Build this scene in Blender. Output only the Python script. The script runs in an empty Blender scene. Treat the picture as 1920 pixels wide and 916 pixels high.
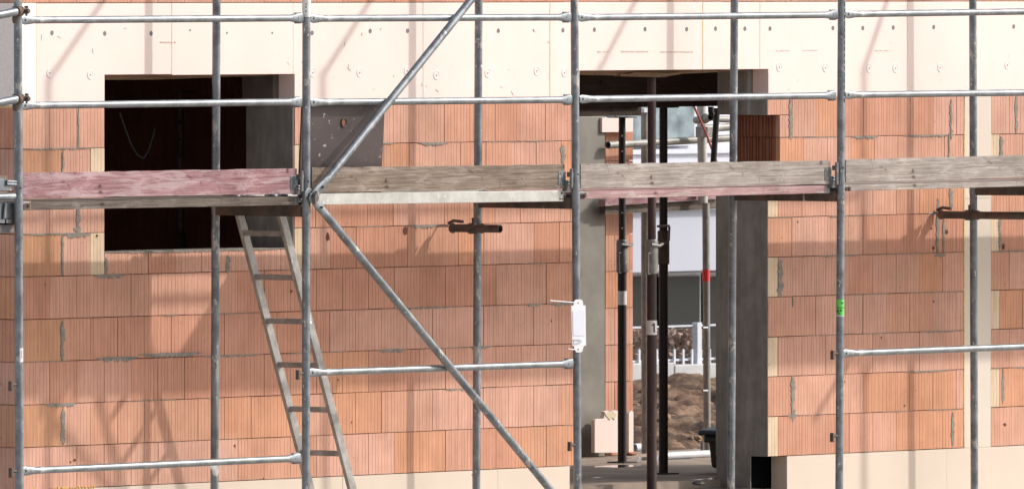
import bpy, bmesh, math, random
from mathutils import Vector, Matrix, noise as mnoise
V = Vector
rnd = random.Random(7)
scene = bpy.context.scene
C = scene.collection

# ---------------------------------------------------------------- camera model (measured from the photograph)
YAW, PITCH, FPX = 0.904864868, -0.0193133778, 25635.7345
_F = V((math.sin(YAW)*math.cos(PITCH), math.cos(YAW)*math.cos(PITCH), math.sin(PITCH)))
_R = V((math.cos(YAW), -math.sin(YAW), 0)); _U = _R.cross(_F)
def _ray(x, y): return _F + _R*((x-960)/FPX) + _U*((458-y)/FPX)
CAM = V((0, -51.7539262, 2.73799569))
_r = _ray(42, 500); CAM.x = -(_r.x*(-CAM.y/_r.y))        # the wall corner stands at X = 0
def P(x, y, Y=0.0):
    r = _ray(x, y); t = (Y-CAM.y)/r.y
    return CAM + r*t
def PZ(x, y, Z):
    r = _ray(x, y); t = (Z-CAM.z)/r.z
    return CAM + r*t
def XW(x, y=450): return P(x, y).x
D1 = 0.995             # outer posts, metres in front of the facade
D2 = 0.265             # inner posts

# ---------------------------------------------------------------- helpers
def thing(name, label, cat, loc=(0, 0, 0), group=None):
    o = bpy.data.objects.new(name, None); C.objects.link(o)
    o.location = loc; o.empty_display_size = 0.1
    o['label'] = label; o['category'] = cat
    if group: o['group'] = group
    return o
def tag(o, label, cat, group=None):
    o['label'] = label; o['category'] = cat
    if group: o['group'] = group
    return o
def wloc(o):
    v = V(o.location)
    while o.parent: o = o.parent; v += V(o.location)
    return v
def link(name, me, mat, parent=None, smooth=False, loc=None):
    """mesh in world coordinates -> object (relative to its parent / own base)"""
    o = bpy.data.objects.new(name, me); C.objects.link(o)
    base = wloc(parent) if parent else V((0, 0, 0))
    if loc is not None:
        o.location = V(loc)-base
    off = base + V(o.location)
    if off.length > 0: me.transform(Matrix.Translation(-off))
    if parent: o.parent = parent
    if mat: me.materials.append(mat)
    if smooth:
        for p in me.polygons: p.use_smooth = True
    return o
def build(name, bm, mat, parent=None, smooth=False, bevel=0.0, loc=None, recalc=True, angle=None):
    if recalc: bmesh.ops.recalc_face_normals(bm, faces=bm.faces)
    me = bpy.data.meshes.new(name); bm.to_mesh(me); bm.free()
    if smooth:
        lim = math.radians(40)
        for p in me.polygons: p.use_smooth = True
        me.set_sharp_from_angle(angle=lim)
    o = link(name, me, mat, parent, False, loc)
    if bevel > 0:
        b = o.modifiers.new('bevel', 'BEVEL'); b.width = bevel; b.segments = 2; b.limit_method = 'ANGLE'
    return o
def struct(o): o['kind'] = 'structure'; return o
def prism(bm, pts, dv):
    """polygon pts extruded along dv"""
    a = [bm.verts.new(p) for p in pts]; b = [bm.verts.new(V(p)+V(dv)) for p in pts]
    n = len(pts)
    bm.faces.new(a); bm.faces.new(b[::-1])
    for i in range(n):
        bm.faces.new((a[i], a[(i+1) % n], b[(i+1) % n], b[i]))
def box(bm, x0, x1, y0, y1, z0, z1):
    prism(bm, [(x0, y0, z0), (x1, y0, z0), (x1, y0, z1), (x0, y0, z1)], (0, y1-y0, 0))
def sweep(bm, pts, rad, up=V((0, 0, 1)), seg=14, cap=True):
    """tube through pts; rad = radius, or list of (r_up, r_side)"""
    pts = [V(p) for p in pts]; n = len(pts); rings = []
    for i, p in enumerate(pts):
        t = (pts[min(i+1, n-1)]-pts[max(i-1, 0)]).normalized()
        s = t.cross(up)
        if s.length < 1e-4: s = t.cross(V((1, 0, 0)))
        s.normalize(); u = s.cross(t).normalized()
        ra, rb = (rad, rad) if not isinstance(rad, (list, tuple)) else (rad[i] if isinstance(rad[i], (list, tuple)) else (rad[i], rad[i]))
        rings.append([bm.verts.new(p+u*(ra*math.sin(a))+s*(rb*math.cos(a))) for a in [2*math.pi*k/seg for k in range(seg)]])
    for i in range(n-1):
        for k in range(seg):
            bm.faces.new((rings[i][k], rings[i][(k+1) % seg], rings[i+1][(k+1) % seg], rings[i+1][k]))
    if cap:
        bm.faces.new(rings[0][::-1]); bm.faces.new(rings[-1])
    return rings
def cyl(bm, a, b, r, seg=14): sweep(bm, [a, b], r, seg=seg)
def pipe(bm, a, b, r, ri, seg=16):
    """open tube with a bore"""
    a, b = V(a), V(b); t = (b-a).normalized(); s = t.cross(V((0, 0, 1)))
    if s.length < 1e-3: s = V((1, 0, 0))
    s.normalize(); u = s.cross(t)
    R = []
    for p, q in ((a, r), (b, r), (b, ri), (a, ri)):
        R.append([bm.verts.new(p+u*(q*math.sin(x))+s*(q*math.cos(x))) for x in [2*math.pi*k/seg for k in range(seg)]])
    for i in range(4):
        for k in range(seg):
            bm.faces.new((R[i][k], R[i][(k+1) % seg], R[(i+1) % 4][(k+1) % seg], R[(i+1) % 4][k]))
def disc(bm, c, r, depth, n=20, ax='y'):
    c = V(c)
    prism(bm, [c+V((r*math.cos(2*math.pi*k/n), 0, r*math.sin(2*math.pi*k/n))) for k in range(n)], (0, depth, 0))
def nb(): return bmesh.new()

# ---------------------------------------------------------------- materials
def mat(name):
    m = bpy.data.materials.new(name); m.use_nodes = True
    nt = m.node_tree; b = nt.nodes['Principled BSDF']
    return m, nt, b
class N:
    def __init__(s, nt): s.nt = nt
    def __call__(s, t, **kw):
        n = s.nt.nodes.new(t)
        for k, v in kw.items():
            if k.startswith('_'): setattr(n, k[1:], v)
            else:
                key = k.replace('__', ' ')
                n.inputs[int(key[1:]) if key[0] == 'i' and key[1:].isdigit() else key].default_value = v
        return n
    def l(s, a, b): s.nt.links.new(a, b)
def coords(n, scale=(1, 1, 1), kind='Object'):
    tc = n('ShaderNodeTexCoord'); mp = n('ShaderNodeMapping'); mp.inputs['Scale'].default_value = scale
    n.l(tc.outputs[kind], mp.inputs['Vector']); return mp.outputs['Vector']
def noise(n, vec, scale, detail=6, rough=0.6, dist=0.0):
    t = n('ShaderNodeTexNoise', Scale=scale, Detail=detail, Roughness=rough, Distortion=dist)
    n.l(vec, t.inputs['Vector']); return t.outputs['Fac']
def ramp(n, fac, stops):
    r = n('ShaderNodeValToRGB'); e = r.color_ramp.elements
    while len(e) < len(stops): e.new(0.5)
    for i, (p, c) in enumerate(stops):
        e[i].position = p; e[i].color = (*c, 1) if not isinstance(c, (int, float)) else (c, c, c, 1)
    n.l(fac, r.inputs['Fac']); return r.outputs['Color']
def mix(n, fac, a, b, mode='MIX'):
    m = n('ShaderNodeMix', _data_type='RGBA', _blend_type=mode)
    for k, v in ((0, fac), (6, a), (7, b)):
        if hasattr(v, 'is_output'): n.l(v, m.inputs[k])
        else: m.inputs[k].default_value = v if k == 0 else (*v[:3], 1)
    return m.outputs[2]
def bump(n, b, h, strength=0.3, dist=0.004):
    bp = n('ShaderNodeBump', Strength=strength, Distance=dist)
    n.l(h, bp.inputs['Height']); n.l(bp.outputs['Normal'], b.inputs['Normal'])
def M_plain(name, col, rough=0.7, metal=0.0, var=0.15, scale=20, bstr=0.15, dirt=None):
    m, nt, b = mat(name); n = N(nt); v = coords(n)
    f = noise(n, v, scale)
    c = ramp(n, f, [(0.3, tuple(x*(1-var) for x in col)), (0.7, tuple(min(1, x*(1+var)) for x in col))])
    if dirt:
        g = ramp(n, noise(n, v, dirt[1], 5, 0.65), [(dirt[2], 0.0), (dirt[2]+0.06, 1.0)])
        c = mix(n, g, c, dirt[0])
    n.l(c, b.inputs['Base Color'])
    b.inputs['Roughness'].default_value = rough; b.inputs['Metallic'].default_value = metal
    if bstr: bump(n, b, noise(n, v, scale*4), bstr, 0.002)
    return m
def M_brick(name):
    m, nt, b = mat(name); n = N(nt); v = coords(n)
    at = n('ShaderNodeAttribute', _attribute_name='tint')
    f = ramp(n, noise(n, v, 3.5, 5, 0.6), [(0.3, (0.86, 0.84, 0.82)), (0.7, (1.12, 1.12, 1.13))])
    c = mix(n, 1.0, at.outputs['Color'], f, 'MULTIPLY')
    vs = coords(n, (60, 60, 3))
    f2 = ramp(n, noise(n, vs, 1.0, 3, 0.6), [(0.3, 0.88), (0.7, 1.08)])
    c = mix(n, 1.0, c, f2, 'MULTIPLY')
    sp = ramp(n, noise(n, v, 45, 3, 0.5), [(0.26, (0.3, 0.25, 0.22)), (0.31, (1, 1, 1))])
    c = mix(n, 0.8, c, sp, 'MULTIPLY')
    dust = ramp(n, noise(n, v, 1.7, 6, 0.7), [(0.55, 0.0), (0.75, 0.3)])
    c = mix(n, dust, c, (0.52, 0.4, 0.32))
    # thin-bed mortar squeezed out and rubbed along the bed joints (courses of 0.25 m)
    sx = n('ShaderNodeSeparateXYZ'); n.l(v, sx.inputs[0])
    q = n('ShaderNodeMath', _operation='ADD'); n.l(sx.outputs['Z'], q.inputs[0]); q.inputs[1].default_value = -0.15
    pp = n('ShaderNodeMath', _operation='PINGPONG'); n.l(q.outputs[0], pp.inputs[0]); pp.inputs[1].default_value = 0.125
    th = n('ShaderNodeMath', _operation='MULTIPLY_ADD'); n.l(noise(n, coords(n, (1, 1, 1)), 5.5, 7, 0.75), th.inputs[0]); th.inputs[1].default_value = 0.085; th.inputs[2].default_value = -0.047
    df = n('ShaderNodeMath', _operation='SUBTRACT'); n.l(th.outputs[0], df.inputs[0]); n.l(pp.outputs[0], df.inputs[1])
    mk = ramp(n, df.outputs[0], [(0.0, 0.0), (0.006, 0.6)])
    c = mix(n, mk, c, (0.33, 0.28, 0.235))
    n.l(c, b.inputs['Base Color']); b.inputs['Roughness'].default_value = 0.93
    b.inputs['Specular IOR Level'].default_value = 0.2
    bump(n, b, noise(n, v, 160, 4), 0.35, 0.0015)
    return m
def M_eps(name, col=(0.775, 0.64, 0.585), rough=0.75):
    m, nt, b = mat(name); n = N(nt); v = coords(n)
    f = noise(n, v, 2.2, 6, 0.65)
    c = ramp(n, f, [(0.3, tuple(x*0.955 for x in col)), (0.7, tuple(x*1.02 for x in col))])
    g = ramp(n, noise(n, coords(n, (2, 2, 9)), 3.0, 6, 0.75), [(0.62, 0.0), (0.8, 0.3)])
    c = mix(n, g, c, (0.62, 0.52, 0.43))
    sc = ramp(n, noise(n, coords(n, (1.2, 1, 30)), 5.0, 2, 0.5), [(0.70, 0.0), (0.74, 0.35)])
    c = mix(n, sc, c, (0.72, 0.6, 0.5))
    n.l(c, b.inputs['Base Color']); b.inputs['Roughness'].default_value = rough
    b.inputs['Specular IOR Level'].default_value = 0.25
    bump(n, b, noise(n, v, 90, 4), 0.25, 0.002)
    return m
def M_galv(name, lo=(0.17, 0.185, 0.205), hi=(0.42, 0.435, 0.45), splat=0.66, rust=None, metal=0.55, rough=0.42):
    m, nt, b = mat(name); n = N(nt); v = coords(n)
    f = noise(n, v, 9, 8, 0.7)
    c = ramp(n, f, [(0.32, lo), (0.68, hi)])
    if rust:
        g = ramp(n, noise(n, coords(n, (1, 1, 0.6)), 6, 6, 0.7), [(rust, 0.0), (rust+0.1, 0.75)])
        c = mix(n, g, c, (0.16, 0.09, 0.06))
    s = ramp(n, noise(n, coords(n, (1, 1, 0.55)), 38, 4, 0.6), [(splat, 0.0), (splat+0.05, 0.85)])
    c = mix(n, s, c, (0.62, 0.6, 0.56))
    s2 = ramp(n, noise(n, coords(n, (1, 1, 0.5)), 10, 6, 0.7), [(splat-0.055, 0.0), (splat-0.03, 0.65)])
    c = mix(n, s2, c, (0.50, 0.485, 0.45))
    rs = ramp(n, noise(n, coords(n, (1, 1, 0.8)), 15, 5, 0.7), [(0.69, 0.0), (0.73, 0.7)])
    c = mix(n, rs, c, (0.14, 0.085, 0.06))
    n.l(c, b.inputs['Base Color'])
    mm = n('ShaderNodeMath', _operation='MULTIPLY_ADD'); n.l(s, mm.inputs[0]); mm.inputs[1].default_value = -metal; mm.inputs[2].default_value = metal
    n.l(mm.outputs[0], b.inputs['Metallic'])
    r = ramp(n, f, [(0.3, rough-0.1), (0.7, rough+0.15)]); n.l(r, b.inputs['Roughness'])
    bump(n, b, noise(n, v, 70, 4), 0.12, 0.001)
    return m
def M_wood(name, light, dark, knot, worn, along=(0.9, 26, 26), wear=0.52):
    m, nt, b = mat(name); n = N(nt); v = coords(n)
    g1 = noise(n, coords(n, along), 3.0, 10, 0.75, 0.6)
    c = ramp(n, g1, [(0.30, dark), (0.48, tuple((x+y)/2 for x, y in zip(light, dark))), (0.56, light), (0.74, tuple(min(1, x*1.15) for x in light))])
    # worn, bleached patches following the grain
    wn = ramp(n, noise(n, coords(n, (1.4, 9, 9)), 2.4, 7, 0.72, 0.8), [(wear, 0.0), (wear+0.12, 0.75)])
    c = mix(n, wn, c, worn)
    c = mix(n, 1.0, c, ramp(n, noise(n, v, 2.7, 6, 0.65), [(0.28, 0.70), (0.7, 1.14)]), 'MULTIPLY')
    # knots and dents
    def spots(scl, lo, hi, col, c, seed):
        wob = n('ShaderNodeVectorMath', _operation='ADD'); n.l(coords(n, scl), wob.inputs[0])
        nz = n('ShaderNodeTexNoise', Scale=9.0+seed, Detail=3.0); n.l(v, nz.inputs['Vector'])
        sc = n('ShaderNodeVectorMath', _operation='SCALE'); n.l(nz.outputs['Color'], sc.inputs[0]); sc.inputs['Scale'].default_value = 1.1
        n.l(sc.outputs[0], wob.inputs[1])
        vo = n('ShaderNodeTexVoronoi', Scale=1.0); n.l(wob.outputs[0], vo.inputs['Vector'])
        return mix(n, ramp(n, vo.outputs['Distance'], [(lo, 0.9), (hi, 0.0)]), c, col)
    c = spots((5.0, 5, 9), 0.05, 0.17, knot, c, 0)
    c = spots((13.0, 9, 9), 0.03, 0.13, tuple(x*0.6+y*0.4 for x, y in zip(dark, knot)), c, 3)
    # long drying cracks
    crk = ramp(n, noise(n, coords(n, (0.7, 70, 70)), 2.2, 4, 0.6), [(0.27, 0.9), (0.34, 0.0)])
    c = mix(n, crk, c, tuple(x*0.4 for x in dark))
    ce = ramp(n, noise(n, coords(n, (5, 8, 8)), 5, 6, 0.75), [(0.66, 0.0), (0.71, 0.7)])
    c = mix(n, ce, c, (0.55, 0.52, 0.49))
    n.l(c, b.inputs['Base Color']); b.inputs['Roughness'].default_value = 0.9
    b.inputs['Specular IOR Level'].default_value = 0.15
    bump(n, b, g1, 0.8, 0.004)
    return m
brick_m = M_brick('terracotta_block')
mortar_m = M_plain('mortar', (0.215, 0.195, 0.17), 0.95, 0, 0.3, 25, 0.5)
eps_m = M_eps('insulation_foam')
epsb_m = M_eps('insulation_base', (0.60, 0.505, 0.42))
epsw_m = M_eps('insulation_strip', (0.60, 0.525, 0.445))
epsend_m = M_plain('foam_sawn_edge', (0.87, 0.79, 0.74), 0.9, 0, 0.08, 60, 0.8)
pu_m = M_plain('mounting_foam', (0.66, 0.44, 0.16), 0.8, 0, 0.25, 60, 0.6)
plug_m = M_plain('plug_grey', (0.17, 0.16, 0.165), 0.7, 0, 0.15, 60, 0.1)
plugw_m = M_plain('plug_white', (0.75, 0.66, 0.62), 0.6, 0, 0.06, 60, 0.2)
plugpin_m = M_plain('plug_pin', (0.35, 0.12, 0.13), 0.6)
galv_m = M_galv('galvanised_steel', (0.095, 0.106, 0.120), (0.275, 0.295, 0.318), 0.645)
galvd_m = M_galv('galvanised_dark', (0.075, 0.07, 0.07), (0.24, 0.23, 0.225), 0.68, 0.55, 0.3, 0.55)
galvl_m = M_galv('galvanised_bright', (0.125, 0.138, 0.152), (0.30, 0.315, 0.33), 0.68, None, 0.6, 0.4)
alu_m = M_galv('aluminium_weathered', (0.32, 0.31, 0.29), (0.50, 0.485, 0.46), 0.64, None, 0.35, 0.5)
lad_m = M_galv('ladder_aluminium', (0.17, 0.16, 0.15), (0.40, 0.38, 0.36), 0.66, None, 0.4, 0.5)
rust_m = M_galv('rusty_steel', (0.04, 0.032, 0.028), (0.13, 0.105, 0.09), 0.74, 0.5, 0.2, 0.7)
blk_m = M_plain('black_steel', (0.018, 0.015, 0.014), 0.6, 0.0, 0.4, 30, 0.1)
propb_m = M_galv('prop_brown_paint', (0.028, 0.012, 0.011), (0.06, 0.028, 0.025), 0.72, None, 0.0, 0.55)
propk_m = M_galv('prop_black_paint', (0.008, 0.006, 0.006), (0.022, 0.016, 0.014), 0.8, None, 0.0, 0.6)
zinc_m = M_galv('prop_zinc', (0.14, 0.135, 0.125), (0.33, 0.32, 0.29), 0.68, None, 0.3, 0.5)
red_wood = M_wood('red_painted_wood', (0.325, 0.18, 0.19), (0.17, 0.08, 0.09), (0.075, 0.025, 0.03), (0.42, 0.315, 0.32), wear=0.46)
pink_wood = M_wood('faded_red_wood', (0.42, 0.28, 0.275), (0.24, 0.13, 0.13), (0.12, 0.05, 0.05), (0.47, 0.41, 0.38))
grey_wood = M_wood('weathered_wood', (0.255, 0.20, 0.16), (0.11, 0.08, 0.06), (0.05, 0.033, 0.024), (0.33, 0.285, 0.25))
pale_wood = M_wood('pale_weathered_wood', (0.36, 0.315, 0.285), (0.19, 0.155, 0.135), (0.075, 0.052, 0.042), (0.43, 0.395, 0.365))
dark_wood = M_wood('dirty_plank_wood', (0.16, 0.132, 0.112), (0.065, 0.052, 0.043), (0.03, 0.022, 0.017), (0.27, 0.245, 0.22), wear=0.56)
form_wood = M_wood('formwork_wood', (0.055, 0.036, 0.027), (0.03, 0.02, 0.016), (0.015, 0.010, 0.008), (0.06, 0.045, 0.038))
lath_wood = M_wood('timber_lath', (0.30, 0.21, 0.13), (0.17, 0.11, 0.065), (0.08, 0.05, 0.03), (0.33, 0.25, 0.17))
ply_m = M_plain('phenolic_plywood', (0.062, 0.045, 0.044), 0.55, 0, 0.22, 7, 0.15, ((0.42, 0.38, 0.37), 24, 0.635))
conc_m = M_plain('cement_render', (0.215, 0.20, 0.175), 0.95, 0, 0.16, 5, 0.35)
jamb_m = M_plain('grey_jamb_render', (0.25, 0.24, 0.22), 0.95, 0, 0.2, 6, 0.4)
slab_m = M_plain('concrete_slab', (0.30, 0.27, 0.235), 0.9, 0, 0.25, 4, 0.3)
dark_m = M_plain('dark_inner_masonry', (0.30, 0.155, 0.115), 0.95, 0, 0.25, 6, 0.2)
bit_m = M_plain('bitumen', (0.004, 0.004, 0.004), 1.0); bit_m.node_tree.nodes['Principled BSDF'].inputs['Specular IOR Level'].default_value = 0.0
white_m = M_plain('white_plastic', (0.56, 0.565, 0.60), 0.4, 0, 0.03, 10, 0.0)
green_m = M_plain('green_sticker', (0.13, 0.58, 0.10), 0.5, 0, 0.08, 50, 0.0)
ink_m = M_plain('dark_print', (0.03, 0.06, 0.03), 0.6)
wstk_m = M_plain('white_sticker', (0.72, 0.70, 0.68), 0.6, 0, 0.2, 40, 0.0)
redt_m = M_plain('red_tape', (0.62, 0.03, 0.03), 0.5)
film_m = M_plain('plastic_film', (0.6, 0.58, 0.56), 0.3)
def ribbed(m, scale, strength, axis='Y'):
    """vertical comb marks of a notched trowel, patchy"""
    nt = m.node_tree; n = N(nt); b = nt.nodes['Principled BSDF']
    w = n('ShaderNodeTexWave', _bands_direction=axis, Scale=scale, Distortion=1.2, Detail=3.0); w.inputs['Detail Scale'].default_value = 2.0
    n.l(coords(n, (1, 1, 0.10)), w.inputs['Vector'])
    pm = ramp(n, noise(n, coords(n, (1, 3, 2)), 2.2, 4, 0.6), [(0.47, 0.12), (0.56, 1.0)])
    h = mix(n, 1.0, w.outputs['Color'], pm, 'MULTIPLY')
    h = mix(n, 0.5, h, noise(n, coords(n, (1, 1, 1)), 26, 6, 0.7), 'ADD')
    bump(n, b, h, strength, 0.006)
    src = b.inputs['Base Color'].links[0].from_socket
    c = mix(n, 1.0, src, ramp(n, noise(n, coords(n, (1, 5, 0.8)), 3.0, 6, 0.7), [(0.3, 0.72), (0.7, 1.2)]), 'MULTIPLY')
    n.l(c, b.inputs['Base Color'])
ribbed(jamb_m, 19, 0.4)

# ---------------------------------------------------------------- the house
house = thing('unfinished_house', 'unfinished terracotta block house shell with cream insulation band, dark window and doorway opening', 'building', (0, 0, -0.4))
PAL = [(0.54, 0.295, 0.20), (0.56, 0.315, 0.228), (0.555, 0.325, 0.245), (0.55, 0.285, 0.175), (0.51, 0.265, 0.18), (0.565, 0.325, 0.235), (0.555, 0.32, 0.235)]
CREAM = (0.62, 0.49, 0.345)
class Blocks:
    def __init__(s): s.v = []; s.f = []; s.c = []
    def poly(s, idx, col): s.f.append(idx); s.c.append(col)
    def block(s, org, ud, nd, u0, u1, z0, z1, col, pitch=0.031, gd=0.0030, gw=0.0023, depth=0.035):
        g = 0.0021; u0 += g*rnd.uniform(0.8, 1.5); u1 -= g*rnd.uniform(0.8, 1.5); z0 += g*rnd.uniform(0.7, 1.35); z1 -= g*rnd.uniform(0.7, 1.35)
        dy = rnd.uniform(-0.0015, 0.0015)
        w = u1-u0; n = max(1, int(round(w/pitch))); prof = [(u0, 0)]
        for k in range(1, n):
            u = u0+w*k/n+rnd.uniform(-0.22, 0.22)*pitch*(1 if pitch > 0.02 else 0.3)
            prof += [(u-gw/2, 0), (u-gw*0.25, gd), (u+gw*0.25, gd), (u+gw/2, 0)]
        prof.append((u1, 0))
        b = len(s.v); m = len(prof)
        for z in (z0, z1):
            for (u, d) in prof:
                p = org+ud*u-nd*(d+dy)
                s.v.append((p.x, p.y, z))
        for i in range(m-1): s.poly((b+i, b+i+1, b+m+i+1, b+m+i), col)
        e = len(s.v)
        for z in (z0, z1):
            for u in (u0, u1):
                p = org+ud*u-nd*depth; s.v.append((p.x, p.y, z))
        s.poly((e, b, b+m, e+2), col); s.poly((b+m-1, e+1, e+3, b+2*m-1), col)
        s.poly(tuple([b+m+i for i in range(m)]+[e+3, e+2]), col)
        s.poly(tuple([b+i for i in range(m)][::-1]+[e, e+1]), col)
    def make(s, name, m, parent):
        me = bpy.data.meshes.new(name); me.from_pydata(s.v, [], s.f)
        at = me.color_attributes.new('tint', 'FLOAT_COLOR', 'CORNER')
        i = 0
        for p, c in zip(me.polygons, s.c):
            for _ in p.loop_indices:
                at.data[i].color = (*c, 1); i += 1
        me.update()
        return link(name, me, m, parent)
def tint(c=None):
    c = c or rnd.choice(PAL); j = rnd.uniform(0.95, 1.05)
    return (c[0]*j*0.985, c[1]*j*0.965, c[2]*j*0.975)
WL, WR = XW(196), XW(552.5)          # window opening
DL, DR = XW(1086), XW(1440)          # door opening
DN = XW(1462)                        # notch beside the door head
SL, SR = XW(1807), XW(1858)          # insulation strip
XE = SR+1.6                          # right end of the built wall
zrow = lambda r: -0.25+0.25*r
PT = 0.2494
front = None; secs = {}; o0 = V((0, 0, 0)); ux = V((1, 0, 0)); ny = V((0, -1, 0))
def front_block(u0, u1, z0, z1, col=None, **k):
    key = 9 if z0 > 2.5 else (0 if u0 < DL-0.01 else (1 if u0 < SL-0.01 else 2))
    secs.setdefault(key, Blocks()).block(o0, ux, ny, u0, u1, z0, z1, col or tint(), **k)
def run(r, a, b, first, edge_cream=False, end_cream=False, z0=None, z1=None, phase=None, ribfirst=False, prevcol=[None]):
    z0 = zrow(r) if z0 is None else z0; z1 = zrow(r+1) if z1 is None else z1
    u = a; k = 0
    while u < b-0.012:
        w = first if k == 0 else PT
        v = min(u+w, b)
        if b-v < 0.03: v = b
        col = tint()
        if prevcol[0] and rnd.random() < 0.5: col = prevcol[0]
        prevcol[0] = col
        kw = {}
        if k == 0 and edge_cream: col = tint(CREAM)
        if v >= b-1e-6 and end_cream and v-u < 0.2: col = tint(CREAM)
        if k == 0 and ribfirst:
            kw = dict(pitch=0.0122, gd=0.005, gw=0.0034); col = tint((0.55, 0.31, 0.19))
        front_block(u, v, z0, z1, col, **kw); u = v; k += 1
for r in range(9):
    odd = r % 2
    f0 = 0.372 if odd else 0.2475
    winrow = r in (6, 7, 8)
    if r == 5:
        run(r, 0, WL, f0, end_cream=True, ribfirst=True)
        run(r, WL, WR, 0.155, z1=1.128, phase=1)
        run(r, WR, DL, 0.09, edge_cream=True)
    elif winrow:
        run(r, 0, WL, f0, end_cream=bool(odd), ribfirst=bool(odd))
        run(r, WR, DL, 0.11 if odd else 0.20, edge_cream=bool(odd))
    else:
        run(r, 0, DL, f0, ribfirst=bool(odd))
    # right of the door
    if r == 7: run(r, DN, SL, 0.2494)
    elif r == 8:
        zm = P(1450, 216).z
        front_block(DR, DN+0.13, zm, 2.0); front_block(DN, DN+0.13, zrow(8), zm)
        run(r, DN+0.13, SL, 0.2494)
    else: run(r, DR, SL, 0.2494 if odd else 0.105, edge_cream=not odd)
    run(r, SR, XE, 0.095 if odd else 0.2, edge_cream=bool(odd))
run(11, 0, XE, 0.2475, z0=2.603, z1=2.85)
for q in secs.values(): q.make('brick_wall', brick_m, house)
# return wall on the left side, running back from the corner
side = Blocks(); uy = V((0, 1, 0)); nx = V((-1, 0, 0))
for r in range(9):
    u = 0.0; k = 0
    while u < 3.95:
        w = (0.2475 if r % 2 else 0.372) if k == 0 else PT
        side.block(V((0, 0.0355, 0)), uy, nx, u, min(u+w, 3.95), zrow(r), zrow(r+1), tint()); u += w; k += 1
side.make('side_wall', brick_m, house); side = Blocks()
u = 0
while u < 3.95: side.block(V((0, 0.0355, 0)), uy, nx, u, min(u+PT, 3.95), 2.603, 2.85, tint()); u += PT
side.make('side_wall', brick_m, house)
# solid core behind the facing (0.365 m wall)
TH = 0.365
def core(name, segs, m):
    bm = nb()
    for s in segs: box(bm, *s)
    return build(name, bm, m, house)
zs = 1.12
ZWT, ZDT = P(370, 140).z, P(1260, 131).z
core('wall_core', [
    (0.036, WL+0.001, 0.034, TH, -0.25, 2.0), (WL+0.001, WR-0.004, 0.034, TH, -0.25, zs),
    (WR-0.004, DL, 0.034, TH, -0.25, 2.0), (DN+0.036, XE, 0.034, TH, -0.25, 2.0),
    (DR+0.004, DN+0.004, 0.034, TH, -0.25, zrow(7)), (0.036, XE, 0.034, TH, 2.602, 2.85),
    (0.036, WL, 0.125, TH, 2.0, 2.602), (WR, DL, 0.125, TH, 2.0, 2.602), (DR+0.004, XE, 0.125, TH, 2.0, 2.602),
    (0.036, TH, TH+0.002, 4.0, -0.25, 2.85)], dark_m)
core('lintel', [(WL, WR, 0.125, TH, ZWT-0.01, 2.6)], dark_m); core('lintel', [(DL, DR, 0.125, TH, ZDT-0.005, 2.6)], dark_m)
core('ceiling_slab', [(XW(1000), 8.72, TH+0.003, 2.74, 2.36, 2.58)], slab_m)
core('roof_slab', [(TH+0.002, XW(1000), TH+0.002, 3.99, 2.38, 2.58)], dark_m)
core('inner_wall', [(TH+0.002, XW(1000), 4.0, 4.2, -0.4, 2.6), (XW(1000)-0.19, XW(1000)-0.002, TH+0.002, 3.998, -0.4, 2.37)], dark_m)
core('plinth', [(0.03, DL-0.1, 0.125, TH, -1.0, -0.2535)], bit_m); core('plinth', [(DR+0.004, XE, 0.14, TH, -1.0, -0.2535)], bit_m)
# jambs
bm = nb(); box(bm, DR-0.002, DR+0.0035, 0.002, TH+0.045, -0.25, zrow(7)-0.003); box(bm, DR-0.0025, DR+0.0025, 0.135, TH+0.04, -0.7, -0.2505)
build('door_jamb', bm, jamb_m, house)
bm = nb(); box(bm, DR-0.045, DR+0.003, 0.128, TH, P(1400, 216).z, ZDT-0.006)
build('door_head_block', bm, jamb_m, house)
bm = nb(); box(bm, DR-0.0045, DR+0.001, 0.126, TH, P(1400, 216).z, ZDT-0.007); box(bm, DR-0.004, DR+0.0015, 0.003, 0.1255, P(1438, 216).z, 1.999); build('door_head_render', bm, jamb_m, house)
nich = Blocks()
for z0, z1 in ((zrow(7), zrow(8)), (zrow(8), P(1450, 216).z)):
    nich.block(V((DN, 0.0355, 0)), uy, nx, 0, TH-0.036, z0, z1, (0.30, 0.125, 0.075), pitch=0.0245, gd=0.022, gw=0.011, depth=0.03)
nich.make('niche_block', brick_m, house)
bm = nb(); box(bm, WR-0.012, WR-0.0055, 0.004, TH, zs+0.012, 1.985); build('window_jamb', bm, jamb_m, house)
bm = nb(); box(bm, WR-0.05, WR-0.002, 0.126, TH, 1.99, ZWT-0.012); build('window_head_block', bm, M_plain('dark_lintel_concrete', (0.12, 0.10, 0.09), 0.95, 0, 0.2, 8, 0.3), house)  # darker, browner concrete than the jamb render
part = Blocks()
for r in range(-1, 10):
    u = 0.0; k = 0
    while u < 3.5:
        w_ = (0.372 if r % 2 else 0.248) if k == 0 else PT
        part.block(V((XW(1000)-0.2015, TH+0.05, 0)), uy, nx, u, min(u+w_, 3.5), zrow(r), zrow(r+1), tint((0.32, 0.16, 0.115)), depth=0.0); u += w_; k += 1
part.make('room_wall', brick_m, house)
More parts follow.
